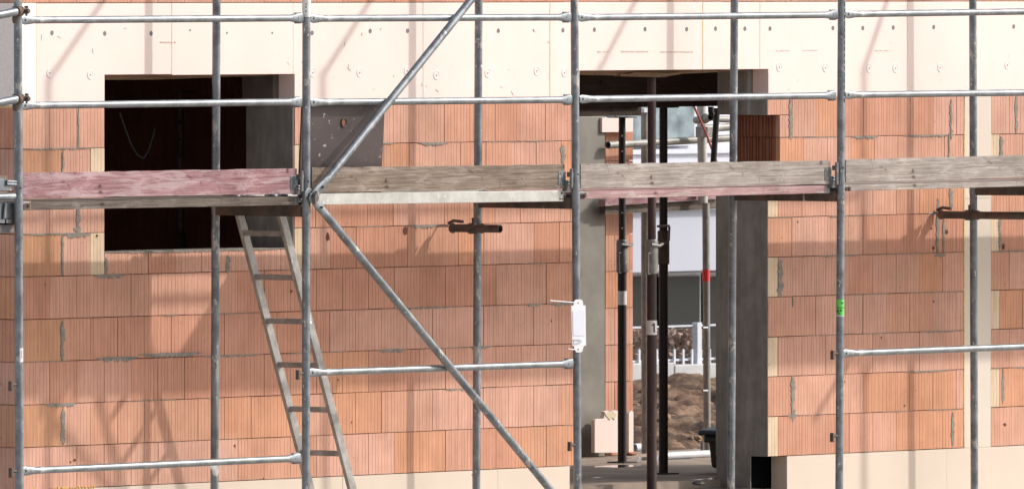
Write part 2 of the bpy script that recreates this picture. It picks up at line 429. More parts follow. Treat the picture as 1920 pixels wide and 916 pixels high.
# mortar: sill bed, smears in joints
bm = nb()
def jag(bm, u0, u1, ztop, h, step=0.008, y=-0.003, th=0.006, up=0.004):
    n = max(2, int((u1-u0)/step)); prev = None
    top = []; bot = []
    for i in range(n+1):
        u = u0+(u1-u0)*i/n; e = min(1, 4*min(i, n-i)/n+0.15)
        top.append(V((u, y, ztop+up*rnd.uniform(0.3, 1)*e))); bot.append(V((u, y, ztop-h*e*rnd.uniform(0.35, 1.25))))
    for i in range(n):
        a, b2, c, d = top[i], top[i+1], bot[i+1], bot[i]
        prism(bm, [a, b2, c, d], (0, th, 0))
def vsm(bm, u, z0, z1, w, step=0.007, y=-0.0035, th=0.007):
    n = max(3, int((z1-z0)/step)); L = []; R = []
    for i in range(n+1):
        z = z0+(z1-z0)*i/n; e = min(1, 5*min(i, n-i)/n+0.25)
        o_ = mnoise.noise(V((u*40, z*22, 0)))*0.5; L.append(V((u-w/2*e*max(0.15, rnd.uniform(0.45, 1.2)+o_), y, z))); R.append(V((u+w/2*e*max(0.15, rnd.uniform(0.45, 1.2)+mnoise.noise(V((u*40, z*25, 9)))*0.9), y, z)))
    for i in range(n): prism(bm, [L[i], R[i], R[i+1], L[i+1]], (0, th, 0))
for r in range(0, 9):
    z = zrow(r)
    if r == 0: continue
    for (a, b2) in ((0.0, DL), (DR, SL), (SR, XE)):
        u = a
        while u < b2-0.05:
            L = rnd.uniform(0.12, 0.7); v = min(u+L, b2-0.005)
            if r == 6 and u < WR and v > WL:
                u = WR+0.01; continue
            if r in (7, 8) and u < WR and v > WL:
                u = WR+0.01; continue
            if r == 8 and a == DR and u < DN+0.02: u = DN+0.02; continue
            q = rnd.random()
            if q < 0.30: jag(bm, u, v, z, 0.0035, up=0.002)
            elif q < 0.46: jag(bm, u, v, z, rnd.uniform(0.007, 0.012), up=0.003)
            elif q < 0.52: jag(bm, u, min(v, u+0.3), z, rnd.uniform(0.015, 0.022), up=0.004)
            u = v+rnd.uniform(0.0, 0.25)
def vp(x, y0, y1, wpx):
    a, b2 = P(x, y1), P(x, y0); vsm(bm, a.x, a.z, b2.z, wpx/200.0)
for a in [(117, 602, 676, 8), (118, 765, 832, 8), (147, 203, 279, 3), (118, 284, 356, 4), (146, 366, 440, 7), (117, 442, 516, 5), (199, 482, 514, 6), (427, 478, 512, 8),
          (1055, 272, 308, 9), (1482, 186, 262, 8), (1783, 186, 262, 5), (1758, 372, 474, 7), (1769, 410, 474, 4), (1463, 486, 556, 11), (1486, 703, 790, 9), (1786, 772, 835, 7),
          (1905, 180, 250, 6), (1877, 256, 305, 8), (1874, 400, 470, 6), (1880, 690, 755, 5), (1779, 250, 312, 3), (1783, 350, 396, 9), (1486, 556, 575, 4)]: vp(*a)
for (x, y, w) in [(145, 428, 16), (320, 664, 120), (205, 516, 60), (735, 656, 55), (900, 650, 40), (220, 671, 80), (1486, 778, 18), (1763, 478, 22), (145, 440, 50)]:
    a = P(x-w/2, y); b2 = P(x+w/2, y); jag(bm, a.x, b2.x, a.z, rnd.uniform(0.014, 0.026), up=0.006)
jag(bm, WL+0.002, WR-0.002, 1.131, 0.010, up=0.006, y=-0.004, th=0.2)
build('mortar', bm, mortar_m, house)
# broken chips in the blocks
chip_pts = [(rnd.uniform(50, 1060), rnd.uniform(395, 900)) for _ in range(16)]+[(rnd.uniform(1480, 1790), rnd.uniform(200, 830)) for _ in range(8)]
chip_m = M_plain('broken_clay', (0.11, 0.035, 0.02), 0.95)
for (x, y, w, h) in [(760, 432, 10, 18), (614, 444, 9, 16), (1775, 434, 8, 9), (1881, 462, 8, 12), (1787, 810, 5, 10), (1884, 795, 7, 6), (1750, 465, 6, 6), (140, 862, 5, 5)]+[(x, y, rnd.uniform(2, 4), rnd.uniform(3, 6)) for x, y in chip_pts]:
    c = P(x, y); n = 9
    bm = nb(); prism(bm, [c+V((w/400*math.cos(t)*rnd.uniform(.6, 1.2), -0.0028, h/600*math.sin(t)*rnd.uniform(.6, 1.2))) for t in [2*math.pi*k/n for k in range(n)]], (0, 0.002, 0)); build('broken_chip', bm, chip_m, house)

# insulation boards: polygon in pixels, flush with the facade
PLUG_D = [(97, 62), (196, 63), (283, 63), (585, 62), (694, 58.5), (764, 58), (934, 58), (1055, 57), (1114, 56), (1209, 55), (1287, 55), (1341, 54), (1396, 54), (1443, 54), (1561, 53), (1617, 53), (1674, 52), (1750, 51), (1825, 51), (1900, 50)]
PLUG_S = [(356, 57), (425, 62), (510, 62), (1000, 57)]
PLUG_W = [(93, 137), (169, 140), (586, 136), (674, 136), (763, 133), (818, 141), (914, 137), (1006, 133), (1058, 136), (1460, 126), (1547, 127), (1629, 128), (1678, 128), (1762, 127), (1888, 122)]
ZB, ZT = 2.001, 2.6005
seams = [XW(68), XW(322), XW(549.5), XW(793), XW(1031), XW(1317), XW(1424), XW(1700), XE]
bm = nb(); box(bm, -0.004, XW(68)-0.004, -0.003, 3.5, ZB, ZT+0.002)
eb = build('insulation_board', bm, epsend_m, house)
eb['label'] = 'sawn foam board edge at the house corner'
bm = nb(); box(bm, -0.002, 0.02, 0.0, 3.4, ZB-0.012, ZB-0.001); build('seam_foam', bm, pu_m, house)
for x in (68, 1031, 1317):
    u = XW(x); bm = nb(); vsm(bm, u-0.002, (ZDT if x == 1317 else ZB)+0.012, ZT-0.01, 0.006, y=-0.0025, th=0.02); build('seam_foam', bm, pu_m, house)
bm = nb(); vsm(bm, SL+0.003, -0.24, 1.98, 0.010, y=-0.003, th=0.02); build('seam_foam', bm, pu_m, house)
seams[0] -= 0.0
for i in range(len(seams)-1):
    a, b2 = seams[i]+0.0018, seams[i+1]-0.0018
    ya = -rnd.uniform(0.0005, 0.003)
    pts = [(a, ZB if not (WL < a < WR-0.01 or DL < a < DR-0.01) else None)]
    # outline along the bottom, stepping over the openings
    bot = []
    def zbot(u):
        if WL <= u <= WR: return ZWT+(0.004 if u < XW(322) else -0.001)
        if DL <= u <= DR: return ZDT
        return ZB
    stops = sorted([a, b2]+[e for e in (WL, WR, DL, DR) if a < e < b2])
    for j in range(len(stops)-1):
        z = zbot((stops[j]+stops[j+1])/2); bot += [(stops[j], z), (stops[j+1], z)]
    poly = [V((u, ya, z)) for u, z in bot]+[V((b2, ya, ZT)), V((a, ya, ZT))]
    bm = nb(); prism(bm, poly, (0, 0.124, 0))
    bd = build('insulation_board', bm, eps_m, house, bevel=0.0012)
    def inb(x, y): u = P(x, y).x; return a <= u < b2
    for (x, y) in PLUG_D+PLUG_S:
        if inb(x, y):
            bm = nb(); c = P(x, y); disc(bm, (c.x, ya-0.0015, c.z), 0.0145 if (x, y) in PLUG_D else 0.007, 0.004, 18); build('fixing_plug', bm, plug_m, bd)
    for (x, y) in PLUG_W:
        if inb(x, y):
            c = P(x, y); c.y = ya; bm = nb()
            # dished plate: outer ring, sunk face, centre pin
            for (r0, r1, y0, y1) in ((0.031, 0.026, -0.0005, -0.0035), (0.026, 0.020, -0.0035, -0.0012), (0.020, 0.010, -0.0012, -0.002), (0.010, 0.0, -0.002, -0.0035)):
                n = 20
                A = [bm.verts.new(c+V((r0*math.cos(2*math.pi*k/n), y0, r0*math.sin(2*math.pi*k/n)))) for k in range(n)]
                if r1 > 0:
                    B = [bm.verts.new(c+V((r1*math.cos(2*math.pi*k/n), y1, r1*math.sin(2*math.pi*k/n)))) for k in range(n)]
                    for k in range(n): bm.faces.new((A[k], A[(k+1) % n], B[(k+1) % n], B[k]))
                else:
                    bm.faces.new(A)
            fp = build('fixing_plug', bm, plugw_m, bd)
            # scrape around the plug
            bm = nb(); disc(bm, c+V((0, -0.0048, 0)), 0.0042, 0.002, 10); build('fixing_pin', bm, plugpin_m, bd)
# faint factory print on the boards
bm = nb()
for (x0, x1, y) in ((1165, 1214, 96.5), (1120, 1140, 97), (1238, 1300, 97), (1455, 1480, 95), (1505, 1532, 94.5), (1640, 1668, 95), (300, 330, 79)):
    x = x0
    while x < x1:
        wd = rnd.uniform(1.0, 4.0); a, b2 = P(x, y+1.2), P(min(x+wd, x1), y-1.2); box(bm, a.x, b2.x, -0.0052, -0.0031, a.z, b2.z); x += wd+rnd.uniform(0.8, 3.5)
pr = build('board_print', bm, M_plain('faint_print', (0.62, 0.53, 0.48), 0.8), house)
bm = nb()
for _ in range(46):
    x, y = rnd.choice([(rnd.uniform(75, 1060), rnd.uniform(12, 120)), (rnd.uniform(560, 1050), rnd.uniform(120, 180)), (rnd.uniform(1440, 1900), rnd.uniform(60, 170))])
    c = P(x, y); L = rnd.uniform(0.005, 0.02); t_ = rnd.uniform(0, 3.1); e = V((math.cos(t_), 0, math.sin(t_)))*L; f = V((-math.sin(t_), 0, math.cos(t_)))*rnd.uniform(0.0012, 0.004)
    c.y = -0.0031; prism(bm, [c-e, c+f*0.6, c+e, c-f], (0, 0.002, 0))
build('scuff', bm, M_plain('foam_scuff', (0.50, 0.40, 0.34), 0.9), house)
# vertical strip and plinth boards
zc = P(1830, 372).z
bm = nb(); box(bm, SL+0.007, SR-0.002, -0.002, 0.12, -0.2515, zc)
build('insulation_board', bm, epsw_m, house, bevel=0.0012)
bm = nb(); box(bm, SL+0.007, SR-0.002, -0.0035, 0.12, zc+0.0015, ZB-0.001)
build('insulation_board', bm, epsw_m, house, bevel=0.0012)
bx = [(XW(-30), XW(642)), (XW(642), XW(933)), (XW(933), XW(1068)), (XW(1475), XW(1775)), (XW(1775), XE)]
for a, b2 in bx:
    ya = -rnd.uniform(0.001, 0.004)
    bm = nb(); box(bm, max(a, -0.003)+0.001, b2-0.001, ya, 0.122, -1.0, -0.2525)
    build('insulation_board', bm, epsb_m, house, bevel=0.0015)
bm = nb()
for (x0, x1) in ((48, 182),):
    a, b2 = P(x0, 909), P(x1, 909); n = 24
    for i in range(n):
        c = a.lerp(b2, (i+rnd.uniform(-.3, .3))/n); r = rnd.uniform(0.006, 0.013)
        bmesh.ops.create_icosphere(bm, subdivisions=1, radius=r, matrix=Matrix.Translation((c.x, -0.003, -0.252+rnd.uniform(-.006, .006))))
build('seam_foam', bm, pu_m, house, smooth=True)

# --- column and pier at the back of the passage, under open sky
YP = 3.5; ZF = -0.40
def at(x, y, Y): return P(x, y, Y)
a = at(1084, 240, YP); b2 = at(1134.5, 850, YP)
bm = nb(); box(bm, a.x-1.2, b2.x, YP, YP+0.24, ZF, at(1100, 218, YP).z); build('concrete_column', bm, conc_m, house, bevel=0.006)
pier = Blocks(); px0, px1 = at(1135, 500, YP+0.05).x, at(1187, 500, YP+0.05).x
zt = at(1160, 247, YP+0.05).z
r = 0; z = ZF
while z < zt-0.02:
    z1 = min(z+0.243, zt)
    s = 0.10 if r % 2 else 0.17
    org = V((0, YP+0.05, 0))
    pier.block(org, ux, ny, px0, px0+s, z, z1, tint()); pier.block(org, ux, ny, px0+s, px1, z, z1, tint())
    z = z1; r += 1
pier.make('brick_pier', brick_m, house)
bm = nb(); box(bm, px0+0.004, px1-0.002, YP+0.08, YP+0.3, ZF, zt-0.01); build('pier_core', bm, dark_m, house)
bm = nb(); a = at(1129, 221, YP-0.02); b2 = at(1187, 247, YP-0.02); box(bm, a.x, b2.x, YP-0.02, YP+0.28, b2.z, a.z); build('insulation_board', bm, eps_m, house)

# foam board leaning against the pier foot
Yb = YP-0.10
t = thing('foam_board', 'cream foam offcut with ragged top leaning at the foot of the pier behind the props', 'insulation board', at(1150, 850, Yb))
bm = nb()
pts = [(1115, 848), (1115, 788), (1117, 785), (1132, 784), (1134, 771), (1140, 769), (1146, 773), (1152, 768), (1160, 770), (1160, 848)]
prism(bm, [at(x, y, Yb) for x, y in pts], (0.0, 0.03, 0.0)); build('board', bm, eps_m, t, bevel=0.003)
bm = nb(); prism(bm, [at(1133+k*3, 771+(k % 3)*2, Yb-0.004) for k in range(8)]+[at(1156-k*4, 776+rnd.uniform(0, 12), Yb-0.004) for k in range(6)], (0, 0.02, 0)); build('dried_glue', bm, M_plain('dried_foam_glue', (0.62, 0.52, 0.36), 0.9, 0, 0.1, 40, 0.8), t)
t = thing('foam_strip', 'narrow cream foam strip standing upright at the right edge of the brick pier', 'insulation board', at(1184, 852, Yb))
bm = nb(); prism(bm, [at(x, y, Yb+0.02) for x, y in [(1179, 852), (1179, 774), (1183, 769), (1188, 771), (1188, 852)]], (0, 0.07, 0)); build('strip', bm, eps_m, t, bevel=0.003)

# ---------------------------------------------------------------- setting
def grid(name, x0, x1, y0, y1, nx_, ny_, zf, m):
    me = bpy.data.meshes.new(name)
    vs = []; fs = []
    for j in range(ny_+1):
        for i in range(nx_+1):
            x = x0+(x1-x0)*i/nx_; y = y0+(y1-y0)*j/ny_; vs.append((x, y, zf(x, y)))
    for j in range(ny_):
        for i in range(nx_):
            k = j*(nx_+1)+i; fs.append((k, k+1, k+nx_+2, k+nx_+1))
    me.from_pydata(vs, [], fs); me.update()
    return struct(link(name, me, m, None, True))
def M_soil():
    m, nt, b = mat('soil'); n = N(nt); v = coords(n)
    c = ramp(n, noise(n, v, 3.4, 9, 0.75), [(0.37, (0.030, 0.015, 0.009)), (0.5, (0.125, 0.070, 0.041)), (0.63, (0.29, 0.185, 0.115))])
    n.l(c, b.inputs['Base Color']); b.inputs['Roughness'].default_value = 0.97
    bump(n, b, noise(n, v, 12, 8, 0.7), 0.8, 0.03); return m
soil_m = M_soil()
grid('ground', -700, 900, -700, 900, 40, 40, lambda x, y: -1.02, M_plain('packed_earth', (0.44, 0.40, 0.35), 0.95, 0, 0.2, 0.8, 0.4))
def mudz(x, y):
    t = min(1, max(0, (y-3.9)/5.2))
    z = -0.50+0.27*t
    z += 0.10*mnoise.noise(V((x*1.1, y*1.1, 0)))*min(1, (y-3.9)+.25)+0.09*mnoise.noise(V((x*2.6, y*2.6, 3)))+0.075*mnoise.noise(V((x*6, y*6, 7)))+0.03*mnoise.noise(V((x*14, y*14, 1)))
    if y < 4.3: z = min(z, -0.47)
    return z
mx0 = at(1150, 700, 6).x
grid('mud', mx0-3, mx0+13, 3.85, 9.6, 260, 110, mudz, soil_m)
bm = nb()
for _ in range(420):
    x = rnd.uniform(mx0-1, mx0+9); y = rnd.uniform(4.2, 9.3); r = rnd.uniform(0.012, 0.05)*(1 if rnd.random() < 0.85 else 1.8)
    bmesh.ops.create_icosphere(bm, subdivisions=1, radius=r, matrix=Matrix.Translation((x, y, mudz(x, y)+r*0.3))@Matrix.Rotation(rnd.uniform(0, 3), 4, 'Z')@Matrix.Diagonal((1.2, 0.9, 0.65, 1)))
for vv in bm.verts: vv.co += V((mnoise.noise(vv.co*25), mnoise.noise(vv.co*25+V((5, 0, 0))), mnoise.noise(vv.co*25+V((0, 5, 0)))))*0.012
st = build('stones', bm, M_plain('clod_stone', (0.26, 0.17, 0.11), 0.95, 0, 0.4, 9, 0.5)); st['kind'] = 'stuff'
# floor slab with a wet patch
def M_floor():
    m, nt, b = mat('wet_concrete_floor'); n = N(nt); v = coords(n)
    c = ramp(n, noise(n, v, 2.2, 8, 0.65), [(0.3, (0.16, 0.118, 0.088)), (0.7, (0.36, 0.285, 0.22))])
    w = ramp(n, noise(n, coords(n, (0.8, 1.6, 1)), 1.4, 3, 0.5), [(0.60, 0.0), (0.64, 1.0)])
    c2 = mix(n, w, c, (0.07, 0.058, 0.05)); n.l(c2, b.inputs['Base Color'])
    n.l(ramp(n, w, [(0.0, 0.9), (1.0, 0.06)]), b.inputs['Roughness'])
    return m
bm = nb(); box(bm, XW(1000)-0.001, XE+1, 0.37, 3.86, -0.75, ZF)
struct(build('floor', bm, M_floor()))
wet, nt_, b_ = mat('wet_threshold'); n_w = N(nt_); f_w = noise(n_w, coords(n_w, (1, 2, 1)), 5, 5, 0.6)
n_w.l(ramp(n_w, f_w, [(0.3, (0.04, 0.034, 0.028)), (0.7, (0.10, 0.085, 0.07))]), b_.inputs['Base Color']); n_w.l(ramp(n_w, f_w, [(0.4, 0.05), (0.6, 0.55)]), b_.inputs['Roughness'])
bm = nb(); box(bm, DL-0.1, DR-0.003, -0.1, 0.369, -0.75, ZF-0.05); struct(build('wet_ground', bm, wet))
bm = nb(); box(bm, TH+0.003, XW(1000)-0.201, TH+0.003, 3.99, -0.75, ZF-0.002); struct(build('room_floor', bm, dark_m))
# rubble on the floor
for (x, y, s, mm, lab) in [(1092+8, 853, 0.07, brick_m, 'flat terracotta shard lying on the floor in front of the grey column'), (1181, 853, 0.06, brick_m, 'small terracotta shard lying on the floor at the foot of the foam strip'), (1310, 909, 0.05, blk_m, 'dark lump of debris on the wet floor beside the bin')]:
    p = PZ(x, y, ZF); bm = nb()
    bmesh.ops.create_icosphere(bm, subdivisions=2, radius=s, matrix=Matrix.Translation(p+V((0, 0, 0.014)))@Matrix.Diagonal((1.1, 0.8, 0.28, 1)))
    for vv in bm.verts: vv.co += V((mnoise.noise(vv.co*30), mnoise.noise(vv.co*30+V((9, 0, 0))), 0.3*mnoise.noise(vv.co*30+V((0, 9, 0)))))*s*0.35
    o = build('rubble', bm, M_plain('clay_shard', (0.30, 0.12, 0.07), 0.9) if mm is brick_m else mm, None, loc=p); tag(o, lab, 'rubble')

# ---------------------------------------------------------------- scaffold
YO, YI = -D1, -D2
ZG = -1.015
def post_line(xt, xb, Y, z0, z1):
    a, b2 = P(xt, 0, Y), P(xb, 916, Y); d = (a-b2)/(a.z-b2.z)
    return lambda z: b2+d*(z-b2.z)
FR = [((33.5, 36.5), None), ((574.5, 573.5), (406, 402)), ((1077, 1083), (897.5, 893)), ((1578, 1573.5), (1377, 1370.5)), (None, (1824, 1827)), ((2530, 2530), (2275, 2275))]
deck_y = [(35, 385), (574, 372), (1080, 358), (1576, 345), (2065, 335), (2530, 325)]     # top of transom at the outer post
fl = ['galvanised scaffold frame at the left house corner, its outer post showing worn pale patches',
      'galvanised scaffold frame whose outer post carries the diagonal brace joint beside the ladder',
      'galvanised scaffold frame with the white tag holder strapped to its outer post',
      'galvanised scaffold frame bearing the green sticker, standing right of the doorway',
      'galvanised scaffold frame at the right margin, inner post before the cream foam strip', 'galvanised scaffold frame standing beyond the right margin, past the long rusty wall tie']
outer = []; inner = []
x5 = 2063
for i, (oo, ii) in enumerate(FR):
    ox = oo or (x5, x5)
    fo = post_line(ox[0], ox[1], YO, 0, 0)
    if ii: fi = post_line(ii[0], ii[1], YI, 0, 0)
    else:
        base = fo(0.8); fi = (lambda b: (lambda z: V((b.x, YI, z))))(base)
    outer.append(fo); inner.append(fi)
def zpix(x, y, Y): return P(x, y, Y).z
ZDK = [zpix(x, y, YO) for x, y in deck_y]      # transom top heights
frames = []
for i in range(6):
    fo, fi = outer[i], inner[i]; zt = ZDK[i]
    t = thing('scaffold_upright', fl[i], 'scaffold frame', fo(ZG), 'scaffold frames along the facade'); frames.append(t)
    ztop = zt+1.9
    for f, m in ((fo, galv_m), (fi, galvd_m if i in () else galv_m)):
        bm = nb()
        sweep(bm, [f(ZG+0.16), f(zt-0.10)], 0.0242, up=V((0, 1, 0)), seg=20)
        build('post', bm, m, t, smooth=True)
        bm = nb()
        sweep(bm, [f(zt-0.10), f(zt-0.098), f(zt+0.05)], [0.0255, 0.0262, 0.0262], up=V((0, 1, 0)), seg=20)
        build('joint_collar', bm, m, t, smooth=True)
        bm = nb(); sweep(bm, [f(zt+0.05), f(ztop)], 0.0242, up=V((0, 1, 0)), seg=20)
        build('post', bm, m, t, smooth=True)
        bm = nb(); cyl(bm, f(ZG+0.004), f(ZG+0.2), 0.017); c = f(ZG); box(bm, c.x-0.075, c.x+0.075, c.y-0.075, c.y+0.075, c.z-0.002, c.z+0.006)
        build('base_jack', bm, galv_m, t)
    # transoms: U profile at deck level, tube at the head
    a, b2 = fo(zt-0.073), fi(zt-0.073); d = (b2-a).normalized(); s = V((0, 0, 1)).cross(d)
    bm = nb()
    a2 = a+d*0.022; b3 = b2-d*0.022; h = 0.034; w = 0.026
    prism(bm, [a2-s*w+V((0, 0, h)), a2-s*w-V((0, 0, h)), a2-s*w*0.6-V((0, 0, h)), a2-s*w*0.6+V((0, 0, h*0.8)), a2+s*w*0.6+V((0, 0, h*0.8)), a2+s*w*0.6-V((0, 0, h)), a2+s*w-V((0, 0, h)), a2+s*w+V((0, 0, h))], b3-a2)
    build('transom', bm, rust_m, t)
    bm = nb(); a3 = fo(zt-0.008)+d*0.07; b4 = fi(zt-0.008)-d*0.03
    prism(bm, [a3-s*0.10, a3+s*0.10, a3+s*0.10+V((0, 0, 0.006)), a3-s*0.10+V((0, 0, 0.006))], b4-a3); build('added_gap_light_blocker', bm, galvd_m, t)  # plate added to block sunlight leaking between the deck ends
    bm = nb(); prism(bm, [a2-s*0.027+V((0, 0, 0.062)), a2-s*0.027-V((0, 0, 0.036)), a2-s*0.027-V((0, 0, 0.036))+d*0.11, a2-s*0.027+V((0, 0, 0.036))+d*0.13], -s*0.004)
    build('gusset', bm, galvd_m, t)
    bm = nb(); cyl(bm, fo(ztop-0.03), fi(ztop-0.03), 0.0242); build('transom', bm, galv_m, t, smooth=True)
# details on the frames
def stub(i, y, side=-1, L=0.075, name='wedge_lock'):
    """T-headed locking pin of the guard rail, sticking out sideways"""
    z = zpix(*([(35, 574, 1081, 1575, 2063)[i], y]), YO); c = outer[i](z)
    bm = nb(); cyl(bm, c+V((side*0.02, 0, 0)), c+V((side*L, 0, 0)), 0.010, 10)
    e = c+V((side*L, 0, 0)); box(bm, e.x-0.009, e.x+0.009, e.y-0.012, e.y+0.012, e.z-0.036, e.z+0.02)
    build(name, bm, rust_m, frames[i], bevel=0.002)
for i, y in ((0, 720), (0, 882), (1, 699), (3, 662), (3, 816), (2, 833)): stub(i, y)
def bracket(i, y0, y1):
    z0, z1 = zpix((35, 574, 1081, 1575, 2063)[i], y1, YO), zpix((35, 574, 1081, 1575, 2063)[i], y0, YO)
    c = outer[i](z0); bm = nb()
    box(bm, c.x-0.075, c.x-0.02, c.y+0.01, c.y+0.045, z0, z0+0.045)
    box(bm, c.x-0.05, c.x-0.02, c.y-0.005, c.y+0.03, z1-0.05, z1-0.02)
    cyl(bm, V((c.x-0.055, c.y-0.01, z0+0.02)), V((c.x-0.055, c.y-0.01, z1)), 0.011, 10)
    build('toe_board_bracket', bm, galvd_m, frames[i], bevel=0.002)
for i, a, b2 in ((1, 320, 365), (2, 316, 358), (3, 304, 352), (4, 295, 340)): bracket(i, a, b2)
for i, y in ((0, 381), (2, 362), (3, 350)):
    xx = (35, 574, 1081, 1575)[i]; c = outer[i](zpix(xx, y, YO)); bm = nb()
    cyl(bm, c+V((0.02, -0.004, 0)), c+V((0.085, -0.004, 0.002)), 0.0125, 12); cyl(bm, c+V((0.085, -0.004, 0.016)), c+V((0.085, -0.004, -0.028)), 0.012, 10)
    build('deck_lock', bm, galvd_m, frames[i], smooth=True)
for i in range(4):
    xx = (35, 574, 1081, 1575)[i]; z = ZDK[i]+0.10; c = outer[i](z); bm = nb()
    v = V((-0.35, -0.94, 0)).normalized(); cyl(bm, c+v*0.0255, c+v*0.0267, 0.0065, 12); build('pin_hole', bm, blk_m, frames[i])
def wrap(i, y0, y1, m, name, a0, a1, r=0.0250):
    """a sticker bent round the outer post"""
    xx = (35, 574, 1081, 1575)[i]; z0, z1 = zpix(xx, y1, YO), zpix(xx, y0, YO); bm = nb(); n = 14; rows = []
    for z in (z0, z1):
        c = outer[i](z); rows.append([bm.verts.new(c+V((r*math.sin(q), -r*math.cos(q), 0))) for q in [math.radians(a0+(a1-a0)*k/n) for k in range(n+1)]])
    for k in range(n): bm.faces.new((rows[0][k], rows[0][k+1], rows[1][k+1], rows[1][k]))
    return build(name, bm, m, frames[i], smooth=True)
g = wrap(3, 561, 591, green_m, 'sticker', -150, 50)
for (y0, y1, a0, a1) in ((566, 569, -140, -118), (566, 569, -40, 0), (571, 574, -118, -100), (575.5, 577, -150, 50), (580, 585, -112, -72), (586, 588, -90, -55), (580, 583, -60, -20)):
    wrap(3, y0, y1, ink_m, 'print', a0, a1, 0.0253)
wrap(1, -12, 32, wstk_m, 'sticker', -140, 40)
for (y0, y1, a0, a1) in ((7, 9, -62, -48), (12, 15, -64, -50), (20, 23, -64, -48)): wrap(1, y0, y1, ink_m, 'print', a0, a1, 0.0253)
wrap(0, 652, 678, wstk_m, 'sticker', -40, 20); wrap(0, 656, 672, M_plain('blue_print', (0.05, 0.07, 0.35), 0.5), 'print', -14, -4, 0.0253)
wrap(3, 590, 592.5, wstk_m, 'tape_edge', -150, 50)
# slotted upper section of the fourth frame
bm = nb()
for k in range(16):
    y0 = 4+k*12; z0, z1 = zpix(1577, y0+8, YO), zpix(1577, y0, YO); c = outer[3](z0)
    v = V((0.05, -1, 0)).normalized(); s = V((1, 0.05, 0)).normalized()
    prism(bm, [c+v*0.0245-s*0.004, c+v*0.0245+s*0.004, c+v*0.0245+s*0.004+V((0, 0, z1-z0)), c+v*0.0245-s*0.004+V((0, 0, z1-z0))], v*0.0008)
build('slot_row', bm, blk_m, frames[3])

def rail(i, x0, y0, x1, y1, lab, m=None):
    a, b2 = P(x0, y0, YO), P(x1, y1, YO)
    d = (b2-a); L = d.length; d.normalize()
    t = thing('guard_rail', lab, 'guard rail', a, 'guard rails between scaffold frames')
    R = 0.0205
    q = lambda s: a+d*s
    bm = nb(); sweep(bm, [q(0.10), q(L-0.12)], R, seg=16); build('tube', bm, m or galvl_m, t, smooth=True)
    bm = nb(); sweep(bm, [q(-0.006), q(0.018), q(0.05), q(0.10)], [(0.020, 0.005), (0.027, 0.006), (0.0255, 0.011), (R, R)], seg=16)
    build('flattened_end', bm, m or galvl_m, t, smooth=True)
    bm = nb(); sweep(bm, [q(L-0.12), q(L-0.07), q(L-0.04), q(L+0.0)], [(R, R), (0.0255, 0.013), (0.029, 0.007), (0.029, 0.006)], seg=16)
    build('flattened_end', bm, m or galv_m, t, smooth=True)
    bm = nb(); c = q(0.02); v = V((-0.4, -0.9, 0)).normalized(); cyl(bm, c+v*0.004, c+v*0.0085, 0.0065, 10)
    c = q(L-0.055); cyl(bm, c+v*0.004, c+v*0.0105, 0.0065, 10); build('pin_hole', bm, blk_m, t)
    bm = nb(); c = q(L-0.03); box(bm, c.x-0.03, c.x+0.028, c.y+0.008, c.y+0.02, c.z-0.033, c.z+0.033); build('hook_plate', bm, galvd_m, t, bevel=0.003)
R_ = [(0, 42, 38, 568, 34, 'top guard rail of the left bay, above the dark window'), (0, 42, 198, 565, 191, 'lower guard rail of the left bay, crossing the dark window opening'),
      (0, 43, 882, 563, 858, 'low rail at ankle height across the left bay, below the ladder'),
      (1, 583, 35, 1070, 32.5, 'top guard rail of the bay crossed by the diagonal braces'), (1, 583, 192, 1072, 187, 'guard rail just above the dark brown hatch lid'),
      (1, 581, 698, 1074, 681, 'low rail behind the descending diagonal brace, right of the ladder'),
      (2, 1086, 33, 1570, 28, 'top guard rail in front of the insulation above the doorway'), (2, 1088, 186, 1567, 179, 'paint spotted guard rail crossing the doorway head'),
      (3, 1586, 27, 2055, 20, 'top guard rail of the right bay, by the foam band'), (3, 1586, 178, 2055, 172, 'lower guard rail of the right bay, above the toe board there'),
      (3, 1582, 662, 2055, 644, 'low rail across the right bay, near the green sticker')]
for r in R_: rail(*r)
